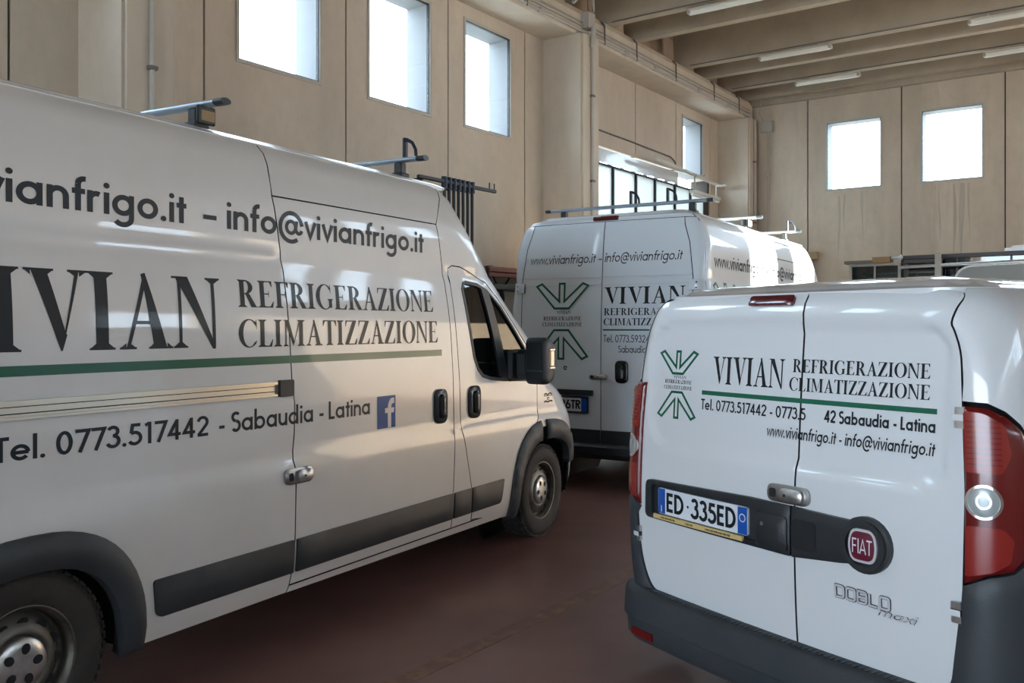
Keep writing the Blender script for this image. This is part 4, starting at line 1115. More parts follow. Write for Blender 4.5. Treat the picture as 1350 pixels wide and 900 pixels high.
        poly_decal('plate_band', Pr, [[(-.19, .704), (-.132, .704), (-.132, .826), (-.19, .826)]], 'plate_blue', pl, .0155)
        poly_decal('plate_band', Pr, [[(-.568, .704), (-.52, .704), (-.52, .826), (-.568, .826)]], 'plate_blue', pl, .0155)
        poly_decal('plate_text', Pr, lay('26TR', SANSB, -.405, -.195, .726, .082), 'film_black', pl, .0158)
        fr = panel('plate_frame', Pr, rrect(-.585, -.118, .688, .842, .016), 'black_plastic', rdl[0], holes=[rrect(-.568, -.132, .704, .826, .01)], res=.06, th=.02, off=.018, gap=0)
    return root
def slide_of(root):
    return [o for o in root.children if o.name.startswith('sliding_door')][0]

th1 = math.atan(675 / 1200)
F1 = (math.sin(th1), math.cos(th1)); R1 = (math.cos(th1), -math.sin(th1))
van1 = make_panel_van((.254 - R1[0] * 1.02, 6.77 - R1[1] * 1.02), F1, 'tall white panel van at left, its sliding-door side covered in large serif lettering', True, 'white company vans')
a2 = math.atan2(.519, .855); F2 = (math.sin(a2), math.cos(a2)); SC2 = 1.06
van2 = make_panel_van((.844 + F2[0] * 5.05 * SC2, 8.651 + F2[1] * 5.05 * SC2), F2, 'tall white panel van parked behind, its rear doors with green arrow logo facing us', False, 'white company vans')
van2.scale = (SC2, SC2, SC2)

# ------------------------------------------------------------------ small delivery van
def make_small_van(loc, heading):
    root = empty('delivery_van', (loc[0], loc[1], 0), math.atan2(heading[1], heading[0]))
    tag(root, 'small white delivery van at right with red tail lamps and rear number plate', 'van', 'white company vans')
    B = Body(.915,
        [(.2, .05), (.35, .02), (.5, .006), (.8, 0), (1.05, .004), (1.25, .016), (1.4, .032), (1.52, .056), (1.6, .08), (1.655, .115), (1.69, .16)],
        [(.2, .05), (.36, .02), (.6, .005), (.8, 0), (1.0, .006), (1.27, .02), (1.45, .034), (1.6, .050), (1.66, .068), (1.69, .092)],
        [(.2, 4.62), (.4, 4.72), (.6, 4.735), (.8, 4.70), (.95, 4.55), (1.02, 4.3), (1.08, 4.0), (1.15, 3.8), (1.35, 3.5), (1.55, 3.15), (1.69, 2.85)],
        .14, lambda z: (.45, .45) if z < 1 else (.3, .3), .03, .08, 1.69, [(0, 1.69), (.03, 1.703), (.08, 1.718), (.2, 1.735), (.45, 1.755), (.8, 1.765)])
    def smooth(t): t = min(1, max(0, t)); return t * t * (3 - 2 * t)
    def rec(r, z):      # pressed panel in the rear doors, and the ridge under the lettering
        zc, hz, yc_, hy, R = 1.30, .285, -.01, .735, .14
        dx = abs(r - yc_) - (hy - R); dz = abs(z - zc) - (hz - R)
        d = math.hypot(max(dx, 0), max(dz, 0)) + min(max(dx, dz), 0) - R
        return .017 * smooth(-d / .035)
    B.rec = rec
    def srec(x, z):
        dx = abs(x - 1.05) - .80; dz = abs(z - 1.30) - .17; R = .10
        d = math.hypot(max(dx, 0), max(dz, 0)) + min(max(dx, dz), 0) - R
        return .012 * smooth(-d / .03)
    B.srec = srec
    Pr = B.rearc
    # dark core added behind the panels so their gaps let no light through
    rings = []
    for z in (.80, 1.2, 1.5, 1.62):
        hw = B.hw(z) - .04; x0 = B.rear(z) + .09; x1 = B.front(z) - .5; rings.append([Vector(p) for p in ((x0, -hw + .09, z), (x0 + .10, -hw, z), (2.6, -hw, z), (2.6, hw, z), (x0 + .10, hw, z), (x0, hw - .09, z))])
    loft('dark_core', rings, 'dark', root, smooth=False)
    u = MB(); u.box((.10, -.62, .26), (4.4, .62, .8)); u.box((.07, -.80, .30), (.35, .80, .8)); u.box((1.3, -.85, .28), (3.3, .85, .8)); u.build('chassis', 'dark', root)
    # rear doors: the left one is the wider
    sm = -.0
    yS = .117
    dl = [(yS, .36), (yS, 1.05), (yS, 1.45), (yS, 1.60), (yS, 1.717)]
    left = [(-.52, .358), (-.66, .366), (-.715, .385), (-.755, .45), (-.782, .543), (-.80, .70), (-.808, .913), (-.812, 1.15), (-.812, 1.32), (-.80, 1.45), (-.785, 1.53), (-.752, 1.60), (-.735, 1.64), (-.69, 1.672), (-.55, 1.69), (-.37, 1.69), (-.1, 1.69)]
    right = [(.66, .366), (.715, .40), (.735, .5), (.753, .626), (.767, .736), (.770, .99), (.766, 1.102), (.747, 1.377), (.735, 1.48), (.712, 1.545), (.70, 1.572), (.712, 1.62), (.722, 1.66), (.68, 1.682), (.517, 1.69), (.3, 1.69)]
    def soft(p, n=3):
        o = []
        for i in range(len(p) - 1):
            a, b, c, d = p[max(0, i - 1)], p[i], p[i + 1], p[min(len(p) - 1, i + 2)]
            for k in range(n):
                t = k / n; o.append(tuple(.5 * (2 * b[j] + (c[j] - a[j]) * t + (2 * a[j] - 5 * b[j] + 4 * c[j] - d[j]) * t * t + (3 * b[j] - a[j] - 3 * c[j] + d[j]) * t ** 3) for j in (0, 1)))
        return o + [p[-1]]
    left = soft(left); right = soft(right)
    d1_ = panel('rear_door', Pr, [(yS, .36)] + left + [(yS, 1.69)], 'paint_cool', root, res=.028, bres=.04, gap=.004)
    d2_ = panel('rear_door', Pr, [(yS, .36)] + right + [(yS, 1.69)], 'paint_cool', root, res=.028, bres=.04, gap=.004)
    d1_['label'] = 'wide left rear door carrying the number plate'; d2_['label'] = 'narrow right rear door carrying the round badge'
    # bodywork frame around the doors
    for sg in (-1, 1):
        fl_ = sg > 0
        Pc = (lambda u_, z, sg=sg: B.ringc(u_, z, sg))
        dl_ = right if sg < 0 else [(-p[0], p[1]) for p in left]
        def uu(p): return p[0] - (B.hw(p[1]) - B.Rr)
        e_ = [p for p in dl_ if .70 < p[1] < 1.67 and p[0] > .6]
        # pillar above the lamp, around to the side
        q = PI / 2 * B.Rr
        up = [(uu(p), p[1]) for p in e_ if p[1] > 1.30]
        up += [(uu(e_[-1]) + .02, 1.69), (q + .05, 1.69), (q + .05, 1.31), (.20, 1.20), (.165, 1.25), (.12, 1.29), (.07, 1.315), (uu(e_[0]), 1.318)]
        panel('rear_pillar', Pc, up, 'paint_cool', root, res=.03, gap=.003, flip=fl_)
        lp = [(-.004, .745), (.07, .785), (.135, .80), (.175, .836), (.205, .92), (.212, 1.0), (.208, 1.08), (.19, 1.17), (.165, 1.235), (.12, 1.277), (.07, 1.302), (.0, 1.308)]
        tl = panel('tail_lamp', Pc, lp, 'red_lens', root, res=.02, th=.03, off=.006, gap=.002, flip=fl_, dome=(.016, .05))
        # lens cells inside the cluster
        panel('stop_lens', Pc, fillet([(.008, 1.10), (.10, 1.10), (.125, 1.16), (.11, 1.25), (.06, 1.285), (.008, 1.29)], .012), 'red_lens_bright', tl, res=.02, th=.004, off=.0235, gap=0, flip=fl_)
        panel('indicator_lens', Pc, fillet([(.008, .775), (.08, .80), (.12, .83), (.13, .90), (.10, .935), (.008, .935)], .012), 'red_lens_bright', tl, res=.02, th=.004, off=.0235, gap=0, flip=fl_)
        rv = panel('reversing_lens', Pc, oval(.055, 1.012, .040, .046), 'clear_lens', tl, res=.014, th=.01, off=.0225, gap=0, flip=fl_, dome=(.004, .03))
        panel('lens_ring', Pc, oval(.055, 1.012, .047, .054), 'chrome', tl, holes=[oval(.055, 1.012, .040, .046)], res=.02, th=.012, off=.026, gap=0, flip=fl_)
        panel('bulb_reflector', Pc, oval(.055, 1.014, .020, .024), 'silver', rv, holes=[oval(.055, 1.014, .014, .017)], res=.012, th=.004, off=.0275, gap=0, flip=fl_)
        for k in range(9):
            zc = 1.125 + k * .0165
            panel('lens_rib', Pc, [(.015, zc), (.10, zc), (.10, zc + .004), (.015, zc + .004)], 'red_lens', tl, res=.03, th=.002, off=.0252, gap=0, flip=fl_)
        # dark bumper corner rising to the lamp
        bc = [(uu(p), p[1]) for p in dl_ if p[1] < .73 and p[0] > .70]
        bc = [(uu((.66, .33)), .33)] + bc + [(-.006, .74), (.07, .78), (.135, .795), (.175, .828), (q + .02, .80), (q + .10, .72), (q + .22, .62), (q + .22, .33)]
        panel('bumper_corner', Pc, bc, 'grey_plastic', root, res=.03, th=.02, off=.010, gap=.001, flip=fl_, dome=(.012, .05))
        # hinges
        for y_, z_ in ((.748, 1.268), (.748, .652)) if sg < 0 else ((.802, 1.269), (.79, .611)):
            hg = panel('hinge', Pr, rrect(-sg * y_ - .016, -sg * y_ + .016, z_ - .034, z_ + .034, .004), 'silver', d2_ if sg < 0 else d1_, res=.02, th=.02, off=.014, gap=0)
            panel('hinge_pin', Pr, rrect(-sg * y_ - .018, -sg * y_ + .018, z_ - .010, z_ + .010, .003), 'paint_cool', hg, res=.02, th=.02, off=.022, gap=0)
        # sides
        Ps = (lambda x, z, sg=sg: B.side(x, z, sg))
        def arch(cx, r, zc=.31, n=16): return [(cx - r * math.cos(PI * k / n), zc + r * math.sin(PI * k / n)) for k in range(n + 1)]
        X0 = .145 + .05
        ra = arch(.93, .37); fa = arch(3.98, .37)
        panel('side_panel', Ps, [(X0 + .05, 1.31), (X0, 1.20), (X0 + .01, .95), (X0 + .02, .83), (X0 + .12, .72), (X0 + .24, .62), (X0 + .24, .46)] + [(p[0], max(p[1], .46)) for p in ra if p[1] > .46 and p[0] > X0 + .25] + [(1.32, .30), (1.72, .29), (1.74, .9), (1.98, 1.0), (1.99, 1.66), (1.9, 1.69), (X0 + .05, 1.69)], 'paint_cool', root, res=.05, flip=fl_)
        panel('sliding_door', Ps, [(1.73, .29), (2.72, .29), (2.72, 1.0), (2.75, 1.64), (2.6, 1.69), (2.0, 1.69), (1.99, 1.0), (1.75, .9)], 'paint_cool', root, res=.06, flip=fl_)
        wo = [(2.80, 1.10), (3.60, 1.08), (3.42, 1.28), (3.15, 1.48), (2.98, 1.54), (2.82, 1.55)]
        cd = panel('cab_door', Ps, [(2.73, .29), (3.55, .29)] + [p for p in fa if p[0] < 3.72 and p[1] > .4][::1] + [(3.72, .75), (3.72, 1.06), (3.50, 1.32), (3.2, 1.55), (2.98, 1.63), (2.76, 1.64), (2.73, 1.0)], 'paint_cool', root, holes=[wo], res=.06, flip=fl_)
        panel('window_pane', Ps, inset(wo, -.01), 'car_glass', cd, res=.06, th=.003, off=-.008, gap=0, flip=fl_)
        xf = lambda z: B.xcut_f(z)
        panel('front_fender', Ps, [(3.73, .75)] + [p for p in fa if p[0] > 3.72 and p[1] > .42] + [(xf(.42), .42), (xf(.7), .7), (xf(.9), .9), (xf(1.0), 1.0), (xf(1.06), 1.06), (3.73, 1.06)], 'paint_cool', root, res=.05, flip=fl_)
        panel('front_pillar', Ps, [(3.73, 1.07), (xf(1.08), 1.08), (xf(1.2), 1.2), (xf(1.4), 1.4), (xf(1.6), 1.6), (xf(1.69), 1.69), (2.62, 1.69), (2.76, 1.65), (2.98, 1.64), (3.2, 1.56), (3.50, 1.33)], 'paint_cool', root, res=.05, flip=fl_, gap=.002)
        recessed_handle(Ps, 2.86, .98, .09, .03, cd, fl_)
        for cx in (.93, 3.98):
            wheel(cx, sg * .76, .312, sg, root, .91, 0, .3)
            wv = MB(); M = Matrix.Translation((cx, 0, .31)); wv.lathe([(.39, sg * .88), (.39, sg * .56)], 16, M, True, -.1, PI + .1); wv.build('wheel_well', 'dark', root)
        ysf = B.ycut_f
    # front end
    zf = [.45, .65, .85, .98]
    panel('front_panel', B.frontc, [(-ysf(z), z) for z in reversed(zf)] + [(ysf(z), z) for z in zf], 'paint_cool', root)
    zf = [.985, 1.02, 1.06, 1.10]
    panel('bonnet', B.frontc, [(-ysf(z), z) for z in reversed(zf)] + [(ysf(z), z) for z in zf], 'paint_cool', root)
    zf = [1.11, 1.25, 1.4, 1.55, 1.64]
    panel('windscreen', B.frontc, [(-ysf(z), z) for z in reversed(zf)] + [(ysf(z), z) for z in zf], 'car_glass', root)
    zf = [1.645, 1.67, 1.69]
    panel('roof_front', B.frontc, [(-ysf(z), z) for z in reversed(zf)] + [(ysf(z), z) for z in zf], 'paint_cool', root, gap=.001)
    zf = [.2, .3, .44]
    panel('front_bumper', B.frontc, [(-ysf(z), z) for z in reversed(zf)] + [(ysf(z), z) for z in zf], 'grey_plastic', root, off=.02, th=.05)
    # roof
    hwt = B.hw(1.69); x0 = B.rear(1.69) + .002; x1 = B.front(1.69)
    pts = []
    for k in range(9):
        t = -PI + PI / 2 * k / 8; pts.append((x0 + .2 + .2 * math.cos(t), -hwt + .2 + .2 * math.sin(t)))
    for k in range(9):
        t = -PI / 2 + PI / 2 * k / 8; pts.append((x1 - .3 + .3 * math.cos(t), -hwt + .3 + .3 * math.sin(t)))
    pts += [(a, -b) for a, b in reversed(pts)]
    panel('roof_panel', B.roofz, pts, 'paint_cool', root, res=.06, th=.02, gap=-.004, seam=False)
    # rear bumper sweep with step ledge
    prof = [(.375, -.01), (.372, .030), (.362, .052), (.345, .062), (.235, .070), (.225, .056), (.15, .050), (.125, .03), (.115, -.02)]
    rings = []
    uS = [i / 12 * .775 for i in range(-12, 13)]
    st_ = []
    for r_ in uS: st_.append((B.rearc(r_, .36) + Vector((-B.rec(r_, .36), 0, 0)), (-1., 0.)))
    def side_pts(s_):
        o = []
        for k in range(1, 7):
            t = PI / 2 * k / 6; o.append((Vector((B.rear(.36) + .03 * .7 + .14 * (1 - math.cos(t)), -s_ * (B.hw(.4) - .14 + .14 * math.sin(t)), 0)), (-math.cos(t), -s_ * math.sin(t))))
        for x in (.25, .35, .45, .54): o.append((Vector((x, -s_ * B.hw(.4), 0)), (0, -s_ * 1.)))
        return o
    seq = side_pts(-1)[::-1] + st_ + side_pts(1)
    bb = MB(); nn = len(prof)
    vs = [Vector((p.x + n_[0] * o_, p.y + n_[1] * o_ * (.55 if n_[0] > -.3 else 1), z)) for p, n_ in seq for z, o_ in prof]
    fs = [(i * nn + j + 1, (i + 1) * nn + j + 1, (i + 1) * nn + j, i * nn + j) for i in range(len(seq) - 1) for j in range(nn - 1)]
    bb.add(vs, fs, True)
    bo = bb.build('rear_bumper', 'grey_plastic', root)
    for p in bo.data.polygons: p.use_smooth = True
    ed = bo.modifiers.new('split', 'EDGE_SPLIT'); ed.split_angle = math.radians(40)
    rb = MB()
    for k in range(60):
        r_ = -.70 + 1.4 * k / 59; p = B.rearc(r_, .36); rb.box((p.x - .045, -r_ - .004, .3705), (p.x - .006, -r_ + .004, .3745))
    rbo = rb.build('step_grooves', 'grey_plastic', bo); rbo['kind'] = 'stuff'
    for s_ in (-1, 1):
        Pq = lambda r, z: Vector((B.rearc(r, .36).x - B.rec(r, .36), -r, z))
        panel('reflector', Pq, rrect(min(s_ * .65, s_ * .79), max(s_ * .65, s_ * .79), .155, .188, .006), 'red_lens', bo, res=.03, th=.02, off=.060, gap=0)
    # dark number plate trim across the doors, ends in a round boss
    tr1 = fillet([(-.72, .705), (yS - .004, .70), (yS - .004, .885), (-.10, .888), (-.715, .873)], [.03, .004, .004, .01, .03])
    t1 = panel('number_plate_trim', Pr, tr1, 'black_plastic', d1_, res=.03, th=.03, off=.022, gap=0, dome=(.006, .02), holes=[rrect(-.675, -.045, .722, .856, .02)])
    panel('plate_recess', Pr, rrect(-.68, -.04, .716, .862, .02), 'black_plastic', t1, res=.05, th=.01, off=.004, gap=0)
    panel('handle_pull', Pr, rrect(-.04, yS - .01, .712, .845, .02), 'black_plastic', t1, res=.03, th=.03, off=.034, gap=0, dome=(.012, .03))
    tr2 = [(yS + .004, .70), (.33, .722)] + [(.43 + .098 * math.cos(t), .803 + .098 * math.sin(t)) for t in [math.radians(a) for a in range(-130, 131, 13)]] + [(.33, .879), (yS + .004, .885)]
    t2 = panel('badge_trim', Pr, tr2, 'black_plastic', d2_, res=.03, th=.03, off=.022, gap=0, dome=(.006, .02))
    panel('handle_recess', Pr, rrect(yS + .01, .235, .735, .845, .025), 'dark', t2, res=.04, th=.004, off=.0305, gap=0)
    panel('badge_ring', Pr, oval(.432, .803, .085, .085), 'black_plastic', t2, holes=[oval(.432, .803, .066, .066)], res=.03, th=.02, off=.040, gap=0)
    shp = lambda g: fillet([(.432 - g * .78, .803 + g), (.432 + g * .78, .803 + g), (.432 + g * 1.02, .803), (.432 + g * .8, .803 - g), (.432 - g * .8, .803 - g), (.432 - g * 1.02, .803)], g * .45)
    bdg = panel('badge', Pr, shp(.057), 'film_silver', t2, res=.03, th=.02, off=.036, gap=0)
    panel('badge_field', Pr, shp(.048), 'maroon', bdg, res=.02, th=.01, off=.0385, gap=0, dome=(.003, .02))
    poly_decal('badge_lettering', Pr, lay('FIAT', SANSL, .397, .475, .778, .050), 'film_white', bdg, .0432)
    # plate
    pl = panel('number_plate', Pr, rrect(-.635, -.10, .733, .845, .012), 'plate_white', t1, res=.08, th=.012, off=.014, gap=0)
    poly_decal('plate_band', Pr, [[(-.633, .735), (-.588, .735), (-.588, .843), (-.633, .843)]], 'plate_blue', pl, .0152)
    poly_decal('plate_band', Pr, [[(-.152, .735), (-.102, .735), (-.102, .843), (-.152, .843)]], 'plate_blue', pl, .0152)
    poly_decal('plate_mark', Pr, strip(arc(-.127, .80, .015, .015, 0, 360, 14), .002) + lay('I', SANS, -.616, -.606, .742, .028), 'film_white', pl, .0158)
    letters(Pr, 'ED', SANSB, -.578, -.462, .747, .084, 'film_black', t1, off=.0158); letters(Pr, '335ED', SANSB, -.42, -.158, .747, .084, 'film_black', t1, off=.0158)
    poly_decal('plate_dot', Pr, disc(-.440, .79, .006), 'film_black', pl, .0158)
    gs = panel('plate_holder_strip', Pr, [(-.65, .712), (-.115, .712), (-.115, .731), (-.65, .731)], 'gold', t1, res=.08, th=.012, off=.031, gap=0)
    sc = []
    for a, b_ in ((-.60, -.50), (-.44, -.39), (-.32, -.17)):
        n = int((b_ - a) / .008)
        for k in range(n):
            h_ = .0025 + .002 * ((k * 7) % 3) / 2; x = a + k * .008; sc.append([(x, .7215 - h_), (x + .005, .7215 - h_), (x + .005, .7215 + h_), (x, .7215 + h_)])
    so = poly_decal('small_print', Pr, sc, 'film_black', gs, .0322); so['kind'] = 'stuff'
    # lock plate, brake lamp, lettering
    hl = hasp_lock(Pr, .092, .925, .098, .034, d2_)
    poly_decal('lock', Pr, disc(.0, .805, .008), 'silver', t1, .047)
    panel('brake_lamp', Pr, rrect(-.158, .068, 1.638, 1.674, .014), 'dark_red_lens', d1_, res=.03, th=.02, off=.012, gap=0, dome=(.006, .015))
    arrows_logo(Pr, -.688, -.447, 1.449, 1.352, 1.270, 1.158, root, .0055)
    letters(Pr, 'VIVIAN', SERIF, -.595, -.51, 1.330, .013, 'film_black', root, maxlen=.1)
    letters(Pr, 'REFRIGERAZIONE', SERIF, -.65, -.475, 1.308, .016, 'film_black', root, maxlen=.1)
    letters(Pr, 'CLIMATIZZAZIONE', SERIF, -.655, -.47, 1.282, .016, 'film_black', root, maxlen=.1)
    letters(Pr, 'VIVIAN', SERIF, -.348, .036, 1.320, .113, 'film_black', root)
    letters(Pr, 'REFRIGERAZIONE', SERIF, .072, .632, 1.385, .050, 'film_black', root)
    letters(Pr, 'CLIMATIZZAZIONE', SERIF, .060, .634, 1.315, .050, 'film_black', root)
    poly_decal('green_stripe', Pr, [[(-.408, 1.270), (.658, 1.270), (.658, 1.288), (-.408, 1.288)]], 'film_green', root)
    letters(Pr, 'Tel. 0773.517442 - 0773.5', SANS, -.41, .145, 1.207, .0455, 'film_black', root)
    letters(Pr, '42 Sabaudia - Latina', SANSB, .226, .658, 1.208, .0455, 'film_black', root)
    letters(Pr, 'www.vivianfrigo.it - info@vivianfrigo.it', SANS, -.042, .655, 1.132, .0455, 'film_black', root, .15)
    def sq(x, w_, z0, z1, r=.008): return rrect(x, x + w_, z0, z1, r, 3)
    z0, z1 = .594, .634; xs = [.298, .344, .389, .435, .476]
    def glyphs(hs):
        return [strip(fillet([(xs[0], z0), (xs[0] + .034, z0), (xs[0] + .034, z1), (xs[0], z1)], [.001, .01, .01, .001], 3), hs, True), strip(sq(xs[1], .034, z0, z1), hs, True),
                strip(fillet([(xs[2], z0), (xs[2] + .034, z0), (xs[2] + .034, z1), (xs[2], z1)], [.001, .01, .01, .001], 3), hs, True) + strip([(xs[2], (z0 + z1) / 2), (xs[2] + .034, (z0 + z1) / 2)], hs),
                strip([(xs[3], z1), (xs[3], z0), (xs[3] + .03, z0)], hs), strip(sq(xs[4], .034, z0, z1), hs, True)]
    for a_, b_ in zip(glyphs(.0062), glyphs(.0040)):
        lo_ = poly_decal('model_letter', Pr, a_, 'film_black', d2_, .0022); poly_decal('chrome_face', Pr, b_, 'film_silver', lo_, .0045)
    for hs, m_, of in ((.075, 'film_black', .0022), (.045, 'film_silver', .0045)):
        poly_decal('model_script', Pr, lay('maxi', sans(hs), .462, .604, .568, .030, .3), m_, d2_, of)
    return root
van3 = make_small_van((.995, 3.513), (.84, .5425))

# ------------------------------------------------------------------ things along the walls
# wall rack with hanging black poles
ra_ = empty('wall_rack', rw(8.4, VW, 2.9), math.atan2(AU.y, AU.x)); tag(ra_, 'black wall rack arm with hooks, behind the roof of the left van', 'rack')
b = MB(); b.bbox((-.9, -.62, .285), (.52, -.57, .325), .008); b.build('arm', 'black_plastic', ra_)
for x in (-.85, -.1):
    b = MB(); b.bbox((x, -.6, .27), (x + .04, 0, .30), .006); b.build('bracket', 'black_plastic', ra_)
for x in (.40, .50):
    b = MB(); b.tube([(x, -.595, .32), (x, -.595, .40)], .008, 6); b.build('hook', 'black_plastic', ra_)
for k in range(7):
    po = MB(); x = .06 - k * .085
    o = empty('hanging_pole', rw(8.4 + x, VW + .595, 1.2), 0)
    tag(o, 'thin black pole, %s in the row hanging from the wall rack' % ('rightmost', 'second from right', 'third from right', 'middle one', 'fifth from right', 'second from left', 'leftmost')[k], 'pole', 'black poles hanging on the wall rack')
    q = MB(); q.tube([(0, 0, 0), (0, 0, 1.0), (0.0, 0, 1.95)], [.014, .016, .02], 8); q.build('shaft', 'black_plastic', o)
    q = MB(); q.tube([(0, 0, 1.93), (0, 0, 2.06)], [.036, .034], 10); q.build('head', 'navy_plastic', o)
# red shelf with clutter
sh_ = empty('shelf', rw(9.5, -6.9, 0), math.atan2(AU.y, AU.x)); tag(sh_, 'red steel shelf beam rack standing against the concrete window wall', 'shelf')
b = MB(); b.bbox((-.72, -.32, 2.17), (1.3, -.26, 2.215), .006); b.build('beam', 'red_steel', sh_)
b = MB(); b.bbox((-.72, -.32, 2.23), (1.3, -.26, 2.275), .006); b.build('beam', 'red_steel', sh_)
b = MB(); b.box((-.72, -.30, 2.275), (1.3, .25, 2.295)); b.build('shelf_board', 'wood', sh_)
b = MB(); b.box((-.70, -.28, 2.03), (1.28, .22, 2.09)); b.build('under_shelf', 'brown_frame', sh_)
for x in (-.72, 1.22):
    b = MB(); b.box((x, -.30, 0), (x + .06, -.25, 2.3)); b.box((x, .18, 0), (x + .06, .23, 2.3)); b.build('post', 'brown_frame', sh_)
for x, w_, m_, l_ in ((-.55, .14, 'plastic_wrap', 'small pale packet lying on the red shelf, left one'), (-.25, .10, 'black_plastic', 'small dark part lying on the red shelf between packets'), (.02, .16, 'plastic_wrap', 'crumpled white packet on the red shelf beside the rear van')):
    p = rw(9.5 + x, -7.1, 2.297); b = MB(); b.bbox((-w_ / 2, -.06, 0), (w_ / 2, .06, .05), .02); b.bbox((-w_ / 4, -.04, .04), (w_ / 3, .05, .07), .015)
    o = b.build('packet', m_); o.location = p; o.rotation_euler = (0, 0, math.atan2(AU.y, AU.x) + .2); tag(o, l_, 'packet', 'clutter on the red shelf')
# cable loop hanging below the shelf
b = MB(); pts = []
for k in range(41):
    t = k / 40 * 2.2 * 2 * PI; pts.append(rw(9.30 + .085 * math.sin(t), VW + .36 + .02 * k / 40, 1.83 + .23 * math.cos(t)))
b.tube(pts, .022, 8); b.tube([rw(9.30, -6.84, 2.05), rw(9.27, -6.9, 2.2)], .014, 6); b.tube([rw(9.36, -6.84, 2.0), rw(9.62, -6.9, 2.19)], .014, 6)
o = b.build('cable_coil', 'black_plastic'); tag(o, 'black cable coil hanging under the red shelf', 'cable')

# long white batten and pipe in front of the glazed door
b = MB(); b.tube([rw(13.95, VW + .25, 4.42), rw(15.3, VW + .22, 4.36), rw(17.0, VW + .2, 4.30)], .035, 8); o = b.build('white_pole', 'lamp_white'); tag(o, 'long white pole fixed across the top of the bright glazed door', 'pole')
p0 = rw(15.9, VW + .30, 3.98)
e = empty('fluorescent_lamp', p0, math.atan2(AU.y, AU.x)); tag(e, 'white fluorescent batten hanging in front of the bright glazed door', 'lamp', 'fluorescent battens under the roof ribs')
b = MB(); b.bbox((-.62, -.05, .0), (.62, .05, .06), .01); b.build('housing', 'lamp_white', e)
b = MB(); b.tube([(-.6, 0, -.02), (.6, 0, -.02)], .03, 10); b.build('tube', 'lamp_tube', e)
b = MB(); b.box((-.5, -.01, .06), (-.48, .01, .33)); b.box((.48, -.01, .06), (.5, .01, .28)); b.box((-.5, -.2, .30), (-.48, .01, .33)); b.box((.48, -.2, .25), (.5, .01, .28)); b.build('hanger', 'conduit', e)
# conduit with junction boxes in the far corner
b = MB(); b.tube([rw(UB - .03, -6.35, 0), rw(UB - .03, -6.35, 5.45)], .018, 8); o = b.build('conduit_run', 'conduit'); tag(o, 'grey conduit running up the far corner by the column', 'conduit')
q = MB(); q.rbox(UB - .13, UB - .03, -6.47, -6.24, 5.42, 5.62); q.build('junction_box', 'conduit', o)
q = MB(); q.rbox(UB - .08, UB - .03, -6.40, -6.30, 4.55, 4.65); q.build('conduit_box', 'conduit', o)
q = MB(); q.tube([rw(UB - .08, -6.40, 5.6), rw(UB - .1, -6.50, 5.8), rw(UB - .12, -6.45, 6.05)], .010, 6); q.build('cable', 'conduit', o)
# wall box behind the rear van
b = MB(); b.rbox(UB - .16, UB, -5.62, -5.36, 2.86, 3.0); o = b.build('wall_bracket', 'cardboard'); tag(o, 'small brown box on the far wall beside the rear van roof', 'box')
q = MB(); q.rbox(UB - .10, UB - .04, -5.54, -5.44, 1.6, 2.86); q.build('post', 'conduit_dark', o)

# stored glazed frames against the far wall
def glazed_frame(u_, v0, v1, z0, z1, label, m='brown_frame', bars=(), t=.06):
    e = empty('glazed_frame', rw(u_, (v0 + v1) / 2, 0), math.atan2(BV.y, BV.x)); h = (v1 - v0) / 2
    tag(e, label, 'window frame', 'glazed frames stored at the far wall')
    b = MB(); b.bbox((-h, -.04, z0), (-h + t, .04, z1), .008); b.build('stile', m, e)
    b = MB(); b.bbox((h - t, -.04, z0), (h, .04, z1), .008); b.build('stile', m, e)
    b = MB(); b.bbox((-h, -.045, z1 - t), (h, .045, z1), .008); b.build('top_rail', m, e)
    b = MB(); b.bbox((-h, -.045, z0), (h, .045, z0 + t), .008); b.build('bottom_rail', m, e)
    b = MB(); b.box((-h + t, -.008, z0 + t), (h - t, .008, z1 - t)); b.build('pane', 'dark_glass', e)
    for x in bars:
        b = MB(); b.bbox((x - .015, -.03, z0 + t), (x + .015, .03, z1 - t), .004); b.build('glazing_bar', m, e)
    return e
glazed_frame(16.5, -4.46, -3.60, 0, 2.66, 'glazed frame with dark glass and pale edge, leftmost of the stored frames', 'conduit', (.0,), .05)
glazed_frame(16.5, -3.56, -2.96, 0, 2.70, 'brown framed dark glass panel, between pale frame and upright plank', 'brown_frame', (), .07)
glazed_frame(16.65, -3.62, -1.3, 0, 2.78, 'long dark brown frame standing behind the other stored panels', 'brown_frame', (-.3, .5), .07)
b = MB(); b.tube([rw(16.35, -3.58, 2.56), rw(16.35, -1.2, 2.60)], .035, 10); o = b.build('metal_tube', 'silver'); tag(o, 'long shiny metal tube lying across the stored glazed frames', 'tube')
b = MB(); b.rbox(16.2, 16.26, -3.02, -2.93, 0, 2.78); o = b.build('plank', 'conduit'); tag(o, 'upright pale plank leaning against the stored frames', 'plank')
b = MB(); b.rbox(16.38, 16.62, -4.05, -3.76, 2.66, 2.76); o = b.build('wood_block', 'wood'); tag(o, 'orange brown wood block on top of the pale glazed frame', 'wood block')
b = MB()
for k in range(5): M = Matrix.Translation(rw(16.44, -3.69 + .012 * k, 2.668)) @ Matrix.Rotation(.5 * k, 4, 'Z') @ Matrix.Rotation(.15 * k, 4, 'X'); b.bbox((-.065, -.04, 0), (.06, .04, .05 + .008 * k), .02, M)
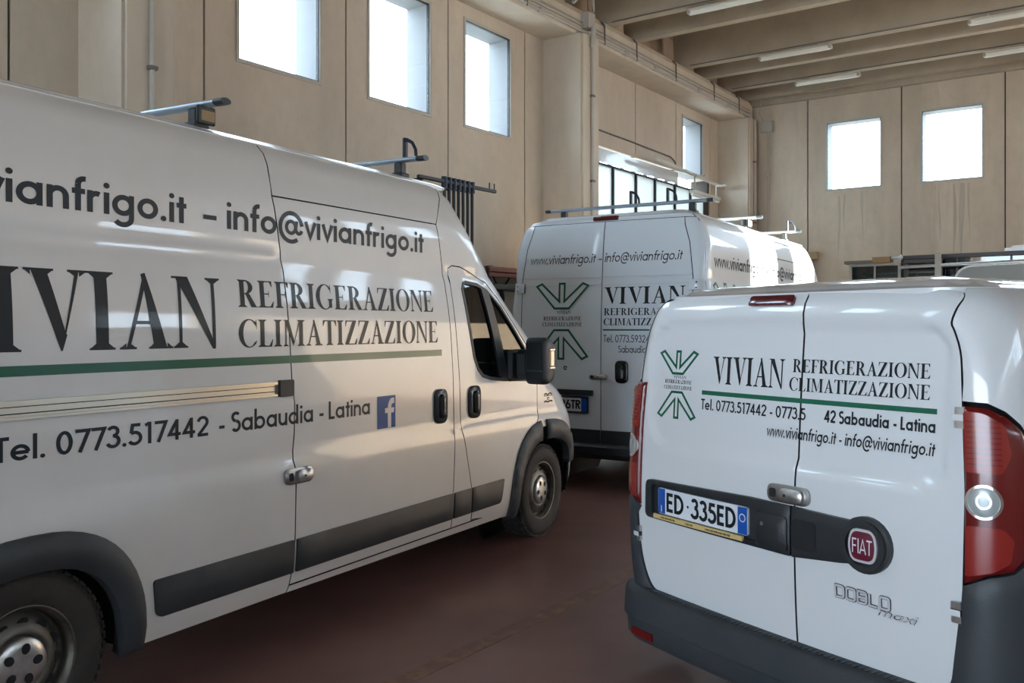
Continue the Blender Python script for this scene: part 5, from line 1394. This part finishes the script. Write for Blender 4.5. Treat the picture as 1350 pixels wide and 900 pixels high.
o = b.build('wrapping', 'plastic_wrap'); o.location.z = .04; tag(o, 'crumpled clear plastic wrapping on the corner of the pale frame', 'wrapping'); 
b = MB(); b.rbox(16.38, 16.62, -4.52, -4.06, 2.66, 2.71); o = b.build('batten', 'conduit_dark'); tag(o, 'grey batten lying on top of the pale glazed frame', 'batten')
b = MB(); b.rbox(16.55, 16.75, -2.05, -1.5, 2.78, 2.83); b.rbox(16.58, 16.72, -1.95, -1.7, 2.83, 2.87); o = b.build('white_strip', 'plastic_wrap'); tag(o, 'white strips lying on top of the long brown frame', 'strip')
# grey moulded windscreen-like panel leaning in front of the frames
ge = empty('moulded_panel', rw(15.9, -1.75, 0), math.atan2(BV.y, BV.x)); tag(ge, 'grey moulded panel with rounded corner and dark slot, right of the plank', 'panel')
Pg = lambda x, z: Vector((x, -.25 + .10 * (z - 1.2), z))
panel('shell', Pg, fillet([(-1.10, 1.0), (1.2, 1.0), (1.2, 2.55), (-.85, 2.50)], [.05, .05, .2, .22], 8), 'grey_panel', ge, holes=[fillet([(-.62, 1.4), (1.0, 1.4), (1.0, 2.28), (-.45, 2.24)], .1)], res=.2, th=.06, off=.03, gap=0)
panel('dark_glass', Pg, fillet([(-.64, 1.38), (1.02, 1.38), (1.02, 2.30), (-.47, 2.26)], .1), 'dark_glass', ge, res=.3, th=.02, off=.0, gap=0)
panel('edge_bead', Pg, fillet([(-1.12, .98), (1.22, .98), (1.22, 2.57), (-.87, 2.52)], [.05, .05, .2, .24], 8), 'silver', ge, holes=[fillet([(-1.09, 1.01), (1.19, 1.01), (1.19, 2.54), (-.845, 2.49)], [.05, .05, .2, .22], 8)], res=.3, th=.07, off=.035, gap=0)
b = MB(); b.bbox((-.9, -.25, 0), (1.1, .1, 1.0), .04); b.build('stand', 'grey_panel', ge)

S.cycles.max_bounces = 10
S.cycles.diffuse_bounces = 6
S.cycles.glossy_bounces = 4
S.cycles.transparent_max_bounces = 12
S.cycles.caustics_reflective = False
S.cycles.caustics_refractive = False
S.cycles.sample_clamp_indirect = 8
